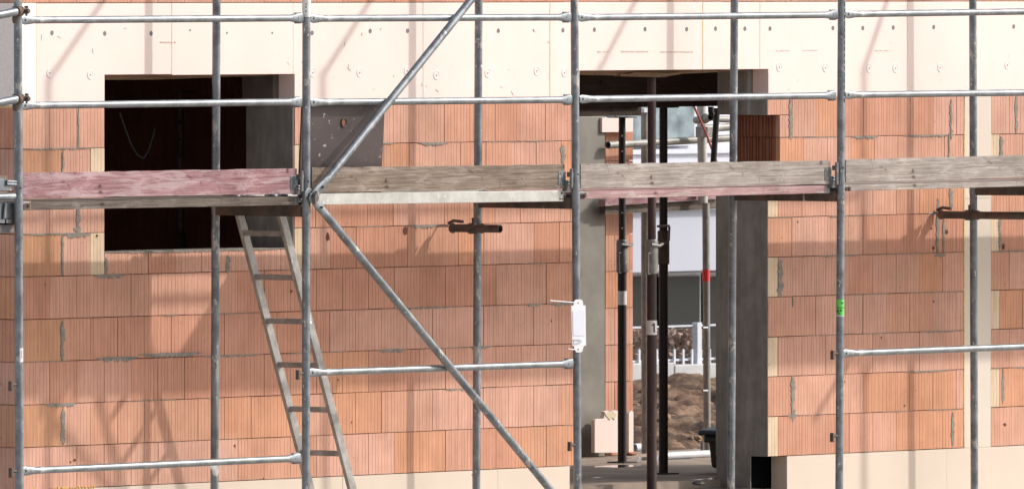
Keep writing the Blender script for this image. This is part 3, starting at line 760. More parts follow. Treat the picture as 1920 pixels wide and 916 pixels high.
# paint marks on the doorway rail
# toe boards
TB = [(0, 41, 324, 372, 557, 315.5, 363, red_wood, 'red painted toe board below the dark window'),
      (1, 585, 314, 361.5, 1059, 308, 353.5, grey_wood, 'brown weathered toe board beside the diagonal brace joint'),
      (2, 1089, 307.5, 354, 1557, 301, 345, pale_wood, 'pale grey toe board crossing the doorway'),
      (3, 1586, 299, 342, 2055, 287, 329, pale_wood, 'pale grey toe board of the right bay above the rusty wall tie'),
      (4, 2075, 286, 329, 2520, 277, 319, grey_wood, 'grey toe board of the bay beyond the right margin')]
for (i, x0, ya, yb, x1, yc, yd, m, lab) in TB:
    Yt = YO+0.028
    a, b2, c, d = P(x0, yb, Yt), P(x1, yd, Yt), P(x1, yc, Yt), P(x0, ya, Yt)
    t = thing('toe_board', lab, 'toe board', a, 'toe boards along the scaffold deck')
    bm = nb(); n = 24; T0 = []; B0 = []
    # slightly worn top edge
    pts = [a.lerp(b2, k/n)+V((0, 0, rnd.uniform(-.0015, .0015))) for k in range(n+1)]+[d.lerp(c, k/n)+V((0, 0, rnd.uniform(-.003, .002))) for k in range(n, -1, -1)]
    prism(bm, pts, (0, 0.03, 0)); build('board', bm, m, t, bevel=0.0025)
    e = b2.lerp(c, 0.5)
    if i < 3:
        bm = nb(); z = e.z-0.01
        w = 0.066 if i != 2 else 0.06
        box(bm, e.x-w, e.x+0.006, e.y-0.004, e.y-0.0008, z-0.042, z+0.042); build('end_plate', bm, galv_m if i < 2 else galvd_m, t, bevel=0.0015)
        bm = nb()
        for zz in (z-0.028, z+0.028): cyl(bm, V((e.x-w+0.02, e.y-0.0075, zz)), V((e.x-w+0.02, e.y-0.003, zz)), 0.006, 10)
        for zz in (z-0.038, z-0.022): cyl(bm, V((e.x-0.012, e.y-0.012, zz)), V((e.x+0.045, e.y-0.012, zz)), 0.009, 12)
        build('bolt', bm, galvl_m, t, smooth=True)
# decks
IN = YI-0.055
DK = [(0, 44, 378, 394, 556, 368.5, 384, dark_wood, 'dirty grey wooden scaffold deck under the red toe board'),
      (1, 598, 361.5, 384, 1057, 357, 377.5, alu_m, 'pale aluminium hatch deck behind the diagonal brace joint'),
      (2, 1096, 358, 373, 1552, 347, 362, pink_wood, 'scaffold deck with faded red edge crossing the doorway'),
      (3, 1588, 346, 358, 2055, 336, 346, pale_wood, 'grey wooden scaffold deck of the right bay'),
      (4, 2057, 335.5, 347.5, 2520, 327, 338, dark_wood, 'dirty scaffold deck of the bay beyond the right margin')]
for (i, x0, ya, yb, x1, yc, yd, m, lab) in DK:
    Yt = YO+0.035
    a, b2, c, d = P(x0, yb, Yt), P(x1, yd, Yt), P(x1, yc, Yt), P(x0, ya, Yt)
    t = thing('scaffold_deck', lab, 'scaffold deck', a, 'scaffold decks at board height')
    W = (IN-Yt); hw = W/2
    def plank(name, y0, y1, s0=0.0, s1=1.0, mm=m, inset=0.0):
        bm = nb(); A = a.lerp(b2, s0); B = a.lerp(b2, s1); D = d.lerp(c, s0); Cc = d.lerp(c, s1)
        o = V((0, y0, 0)); q = V((0, 0, inset))
        prism(bm, [A+o+q, B+o+q, Cc+o-q, D+o-q], (0, y1-y0, 0)); return build(name, bm, mm, t, bevel=0.003)
    if i == 1:
        # aluminium side beams, plywood floor with a hatch opening near the left frame
        plank('side_beam', 0, 0.03); plank('side_beam', W-0.03, W)
        h0, h1 = 0.03, 0.34
        plank('floor_panel', 0.031, W-0.031, h1, 1.0, ply_m, 0.022)
        plank('floor_panel', 0.031, W-0.031, 0.0, h0, ply_m, 0.022)
        plank('floor_panel', 0.031, 0.09, h0, h1, ply_m, 0.022)
        plank('hatch_edge', W-0.06, W-0.031, h0, h1, alu_m, 0.02)
        bm = nb()
        for zz in (0.012, 0.012): pass
        for k in (0.014, 0.036): cyl(bm, b2+V((-k, -0.004, 0.016)), b2+V((-k, 0.0, 0.016)), 0.006, 10)
        cyl(bm, c+V((-0.02, -0.004, -0.016)), c+V((-0.02, 0.0, -0.016)), 0.006, 10); build('rivet', bm, rust_m, t)
        # open hatch lid resting against the guard rail
        lp = [(558, 372), (566, 203), (722, 199), (715, 372)]
        L0, L1 = P(560, 372, Yt+0.09), P(714, 368, Yt+0.09); T0, T1 = P(567, 199, YO+0.035), P(722, 196, YO+0.035)
        nrm = (L1-L0).cross(T0-L0).normalized()*0.012
        if nrm.y < 0: nrm = -nrm
        bm = nb(); prism(bm, [L0, L1, T1, T0], nrm); lid = build('hatch_lid', bm, ply_m, t, bevel=0.002)
        cc = P(633, 229, (Yt+0.09+YO+0.035*2)/2); s_ = (cc-L0).dot((T0-L0).normalized())
        fr = ((cc.z-L0.z)/(T0.z-L0.z)); base = L0.lerp(L1, (cc.x-L0.x)/(L1.x-L0.x)); topp = T0.lerp(T1, (cc.x-T0.x)/(T1.x-T0.x)); hc = base.lerp(topp, (cc.z-base.z)/(topp.z-base.z))
        bm = nb(); nn = nrm.normalized()
        upv = (T0-L0).normalized(); sx = (L1-L0).normalized()
        ring = []
        for k in range(16):
            q = 2*math.pi*k/16; ring.append(hc-nn*0.003+sx*(0.024*math.cos(q))+upv*(0.026*math.sin(q)))
        sweep(bm, ring+[ring[0]], 0.0045, up=nn, seg=8, cap=False); build('grip_ring', bm, rust_m, lid, smooth=True)
        bm = nb(); prism(bm, [hc-nn*0.0012+sx*(0.022*math.cos(2*math.pi*k/16))+upv*(0.024*math.sin(2*math.pi*k/16)) for k in range(16)], nn*0.0008); build('grip_hole', bm, M_plain('hole_brown', (0.25, 0.10, 0.05), 0.9), lid)
    else:
        plank('board', 0, hw-0.006); plank('board', hw+0.006, W)
    bm = nb()
    for (pp, sgn) in ((d, -1), (c, 1)):
        for yy in (0.04, hw-0.05, hw+0.05, W-0.04):
            p = pp+V((0, yy, -0.02)); sweep(bm, [p+V((-sgn*0.02, 0, 0)), p+V((sgn*0.02, 0, 0.006)), p+V((sgn*0.045, 0, -0.02))], [(0.018, 0.02)]*3, seg=8)
    build('end_hook', bm, galv_m, t, smooth=True)
    bm = nb(); A, B = (d, c); p = B+V((-0.0, -0.003, 0)); 
    if i != 1:
        prism(bm, [b2+V((-0.012, -0.002, -0.002)), b2+V((0.02, -0.002, 0.0)), c+V((0.02, -0.002, 0.0)), c+V((-0.012, -0.002, 0.002))], (0, 0.05, 0)); build('end_cap', bm, galv_m, t, bevel=0.003)
    else: bm.free()
# braces
def brace(x0, y0, x1, y1, lab, ext=0.0, node_end=False):
    Yb_ = YO-0.045
    a, b2 = P(x0, y0, Yb_), P(x1, y1, Yb_); d = (b2-a).normalized(); b2 = b2+d*ext; L = (b2-a).length
    t = thing('diagonal_brace', lab, 'diagonal brace', a, 'diagonal braces on the scaffold front')
    bm = nb(); upv = V((0, 1, 0))
    sweep(bm, [a+d*0.16, a+d*(L-0.16)], 0.0235, up=upv, seg=18); build('tube', bm, galv_m, t, smooth=True)
    bm = nb(); sweep(bm, [a-d*0.035, a-d*0.02, a+d*0.06, a+d*0.16], [(0.006, 0.012), (0.006, 0.028), (0.009, 0.031), (0.0235, 0.0235)], up=upv, seg=18); build('flattened_end', bm, galv_m, t, smooth=True)
    bm = nb(); sweep(bm, [a+d*(L-0.16), a+d*(L-0.06), a+d*(L+0.03)], [(0.0235, 0.0235), (0.009, 0.031), (0.006, 0.02)], up=upv, seg=18); build('flattened_end', bm, galv_m, t, smooth=True)
    bm = nb(); cyl(bm, a+V((0, -0.022, 0)), a+V((0, 0.045, 0)), 0.012, 10); box(bm, a.x-0.008, a.x+0.008, a.y-0.03, a.y-0.014, a.z-0.035, a.z+0.03); build('pin', bm, galvd_m, t)
    bm = nb(); c = a+d*0.085; cyl(bm, c+V((-0.002, -0.0225, 0)), c+V((0, -0.008, 0)), 0.0075, 12); build('pin_hole', bm, blk_m, t)
brace(588, 367, 883, 0, 'ascending diagonal brace crossing the hatch lid and the foam band', 0.62)
brace(586, 372, 1031, 916, 'descending diagonal brace running from the joint to the bottom right', 0.35)
# node plate on the second frame
c = outer[1](zpix(574, 368, YO)); bm = nb()
n_ = 12; prism(bm, [V((c.x+0.0+0.04*math.cos(q)-0.008, c.y-0.03, c.z+0.012+0.04*math.sin(q))) for q in [2*math.pi*k/n_ for k in range(n_)]], (0, 0.006, 0))
prism(bm, [V((c.x-0.04, c.y-0.032, c.z+0.0)), V((c.x+0.05, c.y-0.032, c.z-0.055)), V((c.x+0.08, c.y-0.032, c.z-0.03)), V((c.x+0.0, c.y-0.032, c.z+0.05))], (0, 0.005, 0))
build('node_plate', bm, galvl_m, frames[1], bevel=0.002)
bm = nb(); cyl(bm, c+V((-0.012, -0.034, 0.012)), c+V((-0.012, -0.028, 0.012)), 0.010, 12); build('pin_hole', bm, blk_m, frames[1])
# couplers + tubes
def coupler_bm(bm, c, tube_dir, r=0.0242):
    d = V(tube_dir).normalized()
    sweep(bm, [c-d*0.026, c-d*0.02, c+d*0.02, c+d*0.026], [r+0.006, r+0.010, r+0.010, r+0.006], up=V((0.3, 1, 0.2)), seg=14)
def tie(xw, yw, xa, xb, yt, i, lab, m, clampx):
    fi = inner[i]; p = fi(P(xa, yt, YI).z); side = 0.047
    # tube runs square to the wall beside the inner post
    rr = lambda x, y, X: None
    X = p.x-side if False else p.x+0.0
    def on(x, y):            # point of the plane X = const seen at pixel x
        r = _ray(x, y); t_ = (X-CAM.x)/r.x; return CAM+r*t_
    X = p.x-0.049
    a = on(xa, yt); b2 = on(xb, yt); a.z = b2.z = (a.z+b2.z)/2
    pass
    # keep the picture position: shift along the wall is compensated in depth
    k = 0.049*(_R.x/-_R.y); a.y += -k*0; b2.y += 0
    t = thing('wall_tie', lab, 'wall tie', V((a.x, 0, a.z)), 'tubes tying the scaffold to the wall')
    bm = nb(); pipe(bm, a, b2, 0.0242, 0.0205); build('tube', bm, m, t, smooth=True)
    w = P(xw, yw); bm = nb()
    sweep(bm, [w+V((0, 0.03, 0)), V((a.x, a.y+0.02, a.z+0.012))], 0.0062, seg=8)
    ring = [V((a.x, a.y-0.012, a.z))+V((0, 0.026*math.cos(q), 0.026*math.sin(q))) for q in [2*math.pi*k/14 for k in range(15)]]
    sweep(bm, ring, 0.0062, up=V((1, 0, 0)), seg=8, cap=False); build('ring_screw', bm, galvl_m if i == 2 else galv_m, t, smooth=True)
    bm = nb(); sweep(bm, [V((a.x, a.y+0.02, a.z+0.03)), V((a.x, a.y-0.02, a.z+0.046)), V((a.x, a.y-0.09, a.z+0.040))], 0.010, seg=8); build('hook', bm, m, t, smooth=True)
    bm = nb(); cy = p.y; coupler_bm(bm, V((a.x, cy, a.z)), (0, 1, 0)); coupler_bm(bm, V((p.x, cy, a.z)), (0, 0, 1))
    box(bm, a.x-0.002, p.x+0.002, cy-0.03, cy+0.03, a.z-0.026, a.z+0.026)
    cyl(bm, V((a.x-0.02, cy-0.02, a.z+0.02)), V((a.x-0.02, cy-0.02, a.z+0.066)), 0.009, 8); cyl(bm, V((p.x-0.01, cy-0.045, a.z-0.03)), V((p.x-0.01, cy-0.045, a.z+0.03)), 0.009, 8)
    build('coupler', bm, rust_m, t, smooth=True)
tie(820, 424, 846, 938, 428, 2, 'short rusty wall tie clamped to the inner post left of the doorway', rust_m, 885)
tie(1728, 402, 1762, 2010, 404, 4, 'long rusty wall tie at the right margin crossing the foam strip', rust_m, 1820)
# corner scaffold at the left margin
for k, (y0, y1, lab) in enumerate([(22, 62, 'short tube clamped to the corner post beside the top guard rail'), (186, 226, 'short tube clamped to the corner post beside the window rail')]):
    a = P(30, y0, YO-0.05); b2 = P(-170, y1, YO-0.05)
    t = thing('scaffold_tube', lab, 'scaffold tube', a, 'tubes clamped to the corner post')
    bm = nb(); pipe(bm, a, b2, 0.0242, 0.02); build('tube', bm, galv_m, t, smooth=True)
    c = outer[0](zpix(35, y0-1, YO)); bm = nb(); coupler_bm(bm, c, (0, 0, 1)); c2 = c+V((0, -0.05, 0)); box(bm, c.x-0.042, c.x+0.03, c.y-0.058, c.y-0.024, c.z-0.017, c.z+0.017); sweep(bm, [c+V((-0.05, -0.052, 0)), c+V((-0.075, -0.052, -0.004))], 0.031, seg=14); cyl(bm, c+V((0.022, -0.045, -0.028)), c+V((0.022, -0.045, 0.026)), 0.007, 8); cyl(bm, c+V((0.022, -0.045, 0.018)), c+V((0.022, -0.045, 0.03)), 0.013, 6)
    cyl(bm, c+V((0.0, -0.085, 0)), c+V((0.0, -0.05, 0)), 0.013, 10); sweep(bm, [c+V((-0.05, -0.02, -0.07)), c+V((-0.046, -0.02, -0.045)), c+V((-0.05, -0.02, -0.015))], [0.014, 0.02, 0.014], up=V((0, 1, 0)), seg=8)
    build('coupler', bm, rust_m, t, bevel=0.004)
t = thing('toe_board', 'end of a grey toe board with steel fitting left of the corner post', 'toe board', P(10, 360, YO), 'toe boards along the scaffold deck')
bm = nb(); prism(bm, [P(-200, 374, YO), P(14, 362, YO), P(14, 329, YO), P(-200, 341, YO)], (0, 0.03, 0)); build('board', bm, grey_wood, t, bevel=0.003)
bm = nb(); prism(bm, [P(-2, 357, YO-0.004), P(22, 357, YO-0.004), P(22, 346, YO-0.004), P(12, 346, YO-0.004), P(12, 334, YO-0.004), P(-2, 334, YO-0.004)], (0, 0.003, 0))
cyl(bm, P(12, 340, YO-0.01), P(30, 341, YO-0.01), 0.009); cyl(bm, P(12, 345, YO-0.01), P(30, 346, YO-0.01), 0.009); build('end_plate', bm, galv_m, t)
t = thing('scaffold_tube', 'horizontal tube at deck height left of the corner post', 'scaffold tube', P(20, 368, YO), 'tubes clamped to the corner post')
bm = nb(); pipe(bm, P(26, 368, YO), P(-200, 376, YO), 0.02, 0.017); build('tube', bm, galv_m, t, smooth=True)
t = thing('scaffold_deck', 'steel scaffold deck end with perforated edge left of the corner post', 'scaffold deck', P(10, 430, YO+0.1), 'scaffold decks at board height')
bm = nb(); prism(bm, [P(-200, 420, YO+0.03), P(27, 410, YO+0.03), P(27, 379, YO+0.03), P(-200, 389, YO+0.03)], (0, 0.6, 0)); build('deck_profile', bm, galv_m, t, bevel=0.006)
bm = nb()
for k in range(12): x = 22-k*13; prism(bm, [P(x-10, 418, YO+0.026), P(x, 418, YO+0.026), P(x, 411, YO+0.026), P(x-10, 411, YO+0.026)], (0, 0.003, 0))
build('perforation', bm, galvl_m, t)
bm = nb(); prism(bm, [P(-200, 446, YO+0.05), P(27, 436, YO+0.05), P(27, 420, YO+0.05), P(-200, 430, YO+0.05)], (0, 0.5, 0)); build('support_beam', bm, galvd_m, t, bevel=0.003)
bm = nb(); cyl(bm, P(8, 410, YO+0.02), P(10, 381, YO+0.02), 0.009); build('lock_rod', bm, galvl_m, t)

# ladder: rungs square to the wall, climbing towards the hatch
LY1, LY0 = -0.74, -0.42                     # right stile nearer the camera
t = thing('ladder', 'aluminium ladder leaning up to the scaffold hatch below the dark window', 'ladder', P(675, 1000, LY1))
def stile(xa, ya, xb, yb, Y):
    a, b2 = P(xa, ya, Y), P(xb, yb, Y); d = (b2-a).normalized(); s = V((0, 1, 0)).cross(d).normalized()
    a = a-d*0.03; b2 = b2+d*((b2.z-ZG)/-d.z) if d.z < 0 else b2
    w, dp = 0.029, 0.0125
    bm = nb()
    prism(bm, [a-s*w-V((0, dp, 0)), a+s*w-V((0, dp, 0)), a+s*w+V((0, dp, 0)), a-s*w+V((0, dp, 0))], b2-a); build('stile', bm, lad_m, t, bevel=0.003)
    return a, b2
A0, B0 = stile(449, 402, 582, 918, LY0)
A1, B1 = stile(527, 402, 659, 912, LY1)
zr = [zpix(495, y, (LY0+LY1)/2) for y in (437, 520, 603, 686, 770, 853)]; dz = zr[1]-zr[0]
zr += [zr[-1]+dz, zr[-1]+2*dz]
for z in zr:
    f0 = (z-A0.z)/(B0.z-A0.z); f1 = (z-A1.z)/(B1.z-A1.z)
    p, q = A0.lerp(B0, f0), A1.lerp(B1, f1); bm = nb(); h = 0.0165
    prism(bm, [p+V((-h*1.0, 0, -h)), p+V((h*1.0, 0, -h)), p+V((h*1.0, 0, h)), p+V((-h*1.0, 0, h))], q-p); build('rung', bm, lad_m, t, bevel=0.003)
# worn paper label on the right stile
f = 0.255; c = A1.lerp(B1, 0.245); d = (B1-A1).normalized(); s = V((0, 1, 0)).cross(d).normalized(); o = V((0, -0.0135, 0))
bm = nb(); prism(bm, [c-s*0.022+o, c+s*0.022+o, c+s*0.02+d*0.09+o, c-s*0.008+d*0.10+o], (0, 0.0008, 0)); build('label', bm, wstk_m, t)
bm = nb()
for k in range(5): q = c+d*(0.018+0.014*k)+V((0, -0.0139, 0)); prism(bm, [q-s*0.012, q+s*0.012*rnd.random(), q+s*0.010+d*0.004, q-s*0.012+d*0.004], (0, 0.0004, 0))
build('print', bm, plug_m, t)

# white tag holder
Yg = YO-0.034
t = thing('tag_holder', 'blank white plastic tag holder strapped to the scaffold post by the doorway', 'tag holder', P(1085, 660, Yg))
W_ = [(1077.5, 563), (1081, 561), (1090, 561), (1093, 564), (1093.5, 572), (1098, 572), (1099, 647), (1094.5, 648), (1092, 658), (1089, 660), (1081, 660), (1078, 655), (1076, 648), (1073, 647), (1071, 573), (1075, 572.5)]
bm = nb(); prism(bm, [P(x, y, Yg) for x, y in W_], (0, 0.005, 0)); build('plate', bm, white_m, t, bevel=0.001)
bm = nb(); prism(bm, [P(x, y, Yg-0.003) for x, y in ((1074, 582), (1096, 582), (1096.5, 629), (1075, 629))], (0, 0.0022, 0)); build('card_pocket', bm, M_plain('pocket_film', (0.52, 0.53, 0.60), 0.3, 0, 0.02), t)
bm = nb(); sweep(bm, [P(x, y, Yg-0.006) for x, y in ((1075, 636), (1075.5, 643), (1083, 643), (1090, 641), (1089, 637.5), (1085, 636), (1076, 636))], 0.0022, up=V((0, 1, 0)), seg=6)
build('clip', bm, M_plain('clip_grey', (0.30, 0.32, 0.37), 0.5), t)
bm = nb()
for y in (567.5, 654.5): c = P(1084, y, Yg); disc(bm, c+V((0, -0.002, 0)), 0.0055, 0.0015, 10)
build('eyelet', bm, plug_m, t)
for pts in ([(1031, 563), (1050, 564.5), (1066, 566), (1078, 567)], [(1065, 653), (1072, 654.5), (1078, 654.5)]):
    bm = nb(); sweep(bm, [P(x, y, Yg-0.004) for x, y in pts], 0.0034, seg=6); build('cable_tie', bm, white_m, t)
# torn plastic film on the inner post
c = inner[1](zpix(402, 880, YI)); bm = nb()
pts = [(396, 872), (409, 871), (411, 884), (407, 893), (400, 889), (397, 880), (392, 873)]
o = nb(); vs_ = [o.verts.new(P(x, y, YI-0.03+rnd.uniform(-.008, .008))) for x, y in pts]; vc = o.verts.new(P(402, 880, YI-0.042))
for k in range(len(vs_)): o.faces.new((vs_[k], vs_[(k+1) % len(vs_)], vc))
bm.free(); o_ = build('film_scrap', o, film_m, None, loc=c); sm = o_.modifiers.new('solid', 'SOLIDIFY'); sm.thickness = 0.002
tag(o_, 'scrap of torn plastic film stuck on the inner post above the plinth', 'film scrap')

# ---------------------------------------------------------------- inside: props, formwork, cable, bin
def prop(x, yb, Y, ytop, ycol, r0, r1, m, lab, mcol, handle=True, band=None, one=False, tilt=0, zf=ZF):
    b = P(x, yb, Y) if yb is not None else P(x, 900, Y)
    b.z = zf
    top = P(x+tilt, ytop, Y); col = P(x, ycol, Y)
    X = b.x
    t = thing('steel_prop', lab, 'steel prop', V((X, Y, zf)), 'steel props under the formwork')
    lean = (top.x-X)/(top.z-zf)
    q = lambda z: V((X+lean*(z-zf), Y, z))
    bm = nb(); sweep(bm, [q(zf+0.008), q(col.z-0.05)], r0, up=V((0, 1, 0)), seg=18); build('outer_tube', bm, m, t, smooth=True)
    bm = nb(); sweep(bm, [q(col.z-0.06), q(top.z-0.008)], r1, up=V((0, 1, 0)), seg=18); it = build('inner_tube', bm, m, t, smooth=True)
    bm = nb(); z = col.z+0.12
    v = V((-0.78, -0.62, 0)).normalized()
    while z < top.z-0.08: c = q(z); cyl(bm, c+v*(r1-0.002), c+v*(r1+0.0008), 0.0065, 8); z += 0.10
    build('pin_hole', bm, blk_m if not one == 'light' else M_plain('hole_painted_daylight', (0.7, 0.7, 0.68), 0.5), it)  # pale insets paint the daylight showing through this prop's holes
    bm = nb(); sweep(bm, [q(col.z-0.17), q(col.z-0.165), q(col.z+0.035), q(col.z+0.045)], [r0+0.004, r0+0.009, r0+0.009, r0+0.003], up=V((0, 1, 0)), seg=18)
    build('threaded_collar', bm, mcol, t, smooth=True)
    if handle:
        bm = nb(); c = q(col.z-0.04); hh = [c+V((-0.045, -0.02, 0.0)), c+V((-0.075, -0.03, 0.0)), c+V((-0.075, -0.03, -0.13)), c+V((-0.045, -0.02, -0.13))]
        sweep(bm, hh, 0.006, up=V((0, 1, 0)), seg=8)
        sweep(bm, [c+V((-0.05, -0.035, 0.055)), c+V((0.02, -0.045, 0.045)), c+V((0.07, -0.03, 0.055))], 0.009, seg=8); build('handle', bm, mcol, t, smooth=True)
    for zz, nm in ((zf, 'base_plate'), (top.z-0.008, 'head_plate')):
        c = q(zz); bm = nb(); box(bm, c.x-0.07, c.x+0.07, c.y-0.07, c.y+0.07, zz+0.001, zz+0.008); build(nm, bm, m, t)
    if band:
        z0, z1 = P(x, band[1], Y).z, P(x, band[0], Y).z; bm = nb(); sweep(bm, [q(z0), q(z1)], r0+0.0012, up=V((0, 1, 0)), seg=18, cap=False); bb = build('label_band', bm, wstk_m, t, smooth=True)
        if one is True:
            bm = nb(); v = V((-0.55, -0.83, 0)).normalized(); s = V((0.83, -0.55, 0)); zc_ = (z0+z1)/2; cc = q(zc_)+v*(r0+0.0016)
            Q = lambda u, w: cc+s*u+V((0, 0, w)); prism(bm, [Q(0.000, -0.03), Q(0.009, -0.03), Q(0.009, 0.028), Q(0.002, 0.028), Q(-0.012, 0.016), Q(-0.012, 0.010), Q(0.0, 0.016)], v*0.0008); build('number', bm, M_plain('number_ink', (0.05, 0.025, 0.02), 0.7), bb)
    return t
prop(1222, None, 0.19, 143, 462, 0.0315, 0.0262, propb_m, 'brown steel prop with numbered white band under the door lintel', zinc_m, True, (600, 627), True, 0, ZF-0.049)
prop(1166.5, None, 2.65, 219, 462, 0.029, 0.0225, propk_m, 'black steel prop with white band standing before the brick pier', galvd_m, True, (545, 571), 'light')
prop(1244, None, 1.2, 200, 445, 0.0295, 0.0265, propk_m, 'black steel prop half hidden behind the brown numbered prop', rust_m, False, None, False, 0)
# crank handle of the hidden prop
bm = nb(); c = [P(x, y, 1.1) for x, y in ((1233, 424), (1254, 423), (1255, 426), (1254, 450), (1250, 455), (1226, 457))]
sweep(bm, c, 0.008, up=V((0, 1, 0)), seg=8); o = build('crank_handle', bm, galvd_m, [x for x in C.objects if x.name.startswith('steel_prop')][-1], smooth=True)
# formwork beams and laths under the lintel
def beam(name, x0, x1, yt, yb, Y, dep, m, lab, cat):
    a = P(x0, yb, Y); b2 = P(x1, yb, Y); z1 = P(x0, yt, Y).z
    t = thing(name, lab, cat, a); bm = nb(); box(bm, a.x, b2.x, Y, Y+dep, P((x0+x1)/2, yb, Y).z, z1); build('beam', bm, m, t, bevel=0.004); return t, a, b2
t, a, b2 = beam('formwork_beam', 1040, 1352, 120, 201, 1.08, 0.24, form_wood, 'dark formwork beam spanning the top of the doorway above the half hidden prop', 'formwork beam')
t, a, b2 = beam('formwork_beam', 1020, 1203, 150, 218, 2.52, 0.2, form_wood, 'dark formwork beam resting on the black prop before the pier', 'formwork beam')
bm = nb(); box(bm, a.x-0.02, b2.x-0.02, 2.49, 2.518, P(1100, 199, 2.5).z, P(1100, 193, 2.5).z); build('edge_lath', bm, lath_wood, t)
t = thing('timber_board', 'thin timber board wedged under the door lintel on the brown prop', 'timber board', P(1220, 140, 0.13))
bm = nb(); prism(bm, [P(x, y, 0.13) for x, y in ((1084, 139.5), (1160, 141.5), (1280, 138.5), (1392, 133), (1392, 131.5), (1084, 131))], (0, 0.2, 0)); build('board', bm, lath_wood, t)
t = thing('timber_wedge', 'split timber wedges stacked on the head of the brown prop', 'timber wedge', P(1220, 145, 0.11))
for pts in ([(1164, 143), (1235, 145), (1278, 139), (1275, 136), (1200, 139), (1164, 139.5)], [(1178, 139.5), (1235, 141), (1245, 137), (1190, 136)]):
    bm = nb(); prism(bm, [P(x, y, 0.105) for x, y in pts], (0, 0.06, 0)); build('wedge', bm, lath_wood, t)
t = thing('timber_board', 'rough timber board along the top of the dark window opening', 'timber board', P(300, 148, 0.1))
bm = nb(); prism(bm, [P(x, y, 0.128) for x, y in ((197, 150), (300, 149), (420, 144.5), (545, 140.5), (545, 137), (197, 139.5))], (0, 0.2, 0)); build('board', bm, lath_wood, t)

# window room: prop and hanging cable
prop(338, None, 2.2, 170, 448, 0.026, 0.022, galvd_m, 'grey steel prop in the dark room behind the window', rust_m, False)
bm = nb(); pts = []
for k in range(21):
    s = k/20; x = 224+ (290-224)*s**1.1; y = 212+ (296-212)*math.sin(min(1, s*1.45)*math.pi/2)**1.2 if s < 0.69 else 296-(296-240)*((s-0.69)/0.31)**1.7
    pts.append(P(x, y, 0.9))
sweep(bm, pts, 0.0065, up=V((0, 1, 0)), seg=8); o = build('hanging_cable', bm, M_plain('cable_sheath', (0.035, 0.042, 0.042), 0.6), None, True, loc=pts[0]); tag(o, 'grey cable hanging in a loop inside the dark window', 'cable')

# wheelie bin behind the right jamb
Yw = 0.85
bb = P(1405, 915, Yw)
t = thing('waste_bin', 'dark waste bin with black lid standing behind the right door jamb', 'bin', V((bb.x, Yw, ZF)))
zt_ = P(1340, 819, Yw).z; xl = P(1384, 820, Yw).x; xb = P(1391, 910, Yw).x
bm = nb(); w = 0.48
prism_pts = [(xb, ZF+0.03), (xb+w-0.06, ZF+0.03), (xl+w, zt_), (xl, zt_)]
prism(bm, [V((x, Yw-0.25, z)) for x, z in prism_pts], (0, 0.5, 0)); build('body', bm, M_plain('bin_brown', (0.045, 0.033, 0.018), 0.5, 0, 0.3, 5), t, bevel=0.02)
bm = nb(); box(bm, xl-0.01, xl+w+0.01, Yw-0.27, Yw+0.27, zt_-0.045, zt_); build('rim', bm, M_plain('bin_rim', (0.03, 0.028, 0.02), 0.5), t, bevel=0.01)
bm = nb(); prism(bm, [V((x, Yw-0.29, z)) for x, z in ((xl-0.05, zt_+0.002), (xl+w+0.03, zt_+0.002), (xl+w+0.03, zt_+0.05), (xl+w/2, zt_+0.075), (xl-0.045, zt_+0.035))], (0, 0.58, 0)); build('lid', bm, M_plain('bin_lid', (0.012, 0.02, 0.026), 0.4), t, bevel=0.012)
bm = nb(); cyl(bm, V((xb+0.36, Yw-0.28, ZF+0.1)), V((xb+0.36, Yw-0.24, ZF+0.1)), 0.1, 16); build('wheel', bm, blk_m, t)

# back scaffold poles beyond the passage
def pole(name, x0, yt, x1, yb, Y, r, m, lab, cat='scaffold pole', grp='scaffold poles behind the house'):
    a = P(x1, yb, Y); b2 = P(x0, yt, Y)
    t = thing(name, lab, cat, a, grp); bm = nb(); sweep(bm, [a, b2], r, up=V((0, 1, 0)), seg=14); build('tube', bm, m, t, smooth=True); return t, a, b2
t, a, b2 = pole('scaffold_pole', 1208.5, 204, 1209.5, 851, 3.62, 0.0242, zinc_m, 'grey pole left of the brown prop with a white cap')
bm = nb(); c = P(1208, 205, 3.62); box(bm, c.x-0.04, c.x+0.03, c.y-0.03, c.y+0.03, c.z-0.02, c.z+0.006); build('cap', bm, white_m, t)
t, a, b2 = pole('scaffold_pole', 1323.5, 380, 1326, 862, 3.3, 0.0242, zinc_m, 'galvanised pole with a red tape band in the doorway')
bm = nb(); sweep(bm, [P(1324, 527, 3.3), P(1324, 505, 3.3)], 0.0255, up=V((0, 1, 0)), seg=14); build('tape_band', bm, redt_m, t, smooth=True)
bm = nb()
for y in (614, 732): cyl(bm, P(1317, y, 3.27), P(1326, y, 3.27), 0.009, 8)
cyl(bm, P(1317, 852, 3.25), P(1317, 828, 3.25), 0.012, 8); build('rosette_pin', bm, galvl_m, t)
pole('scaffold_pole', 1315.5, 190, 1318, 385, 3.35, 0.032, M_galv('pole_pale', (0.36, 0.35, 0.32), (0.55, 0.54, 0.5), 0.7, None, 0.2, 0.5), 'pale thick pole with couplers in the upper doorway')
def hpole(x0, y0, x1, y1, Y, r, m, lab, cat='scaffold tube'):
    t = thing('scaffold_tube', lab, cat, P(x0, y0, Y), 'scaffold tubes behind the house'); bm = nb(); pipe(bm, P(x0, y0, Y), P(x1, y1, Y), r, r*0.8); build('tube', bm, m, t, smooth=True); return t
hpole(1140, 272, 1420, 256, 3.45, 0.0242, zinc_m, 'mortar stained horizontal tube across the upper doorway')
t = hpole(1318, 241, 1420, 235, 3.3, 0.026, zinc_m, 'thick stained tube leaving the pale pole to the right')
t = hpole(1340, 223, 1420, 226, 3.42, 0.022, zinc_m, 'upper short tube right of the pale pole')
t = thing('coupler', 'tube end held in a coupler on the pale pole', 'coupler', P(1325, 222, 3.25))
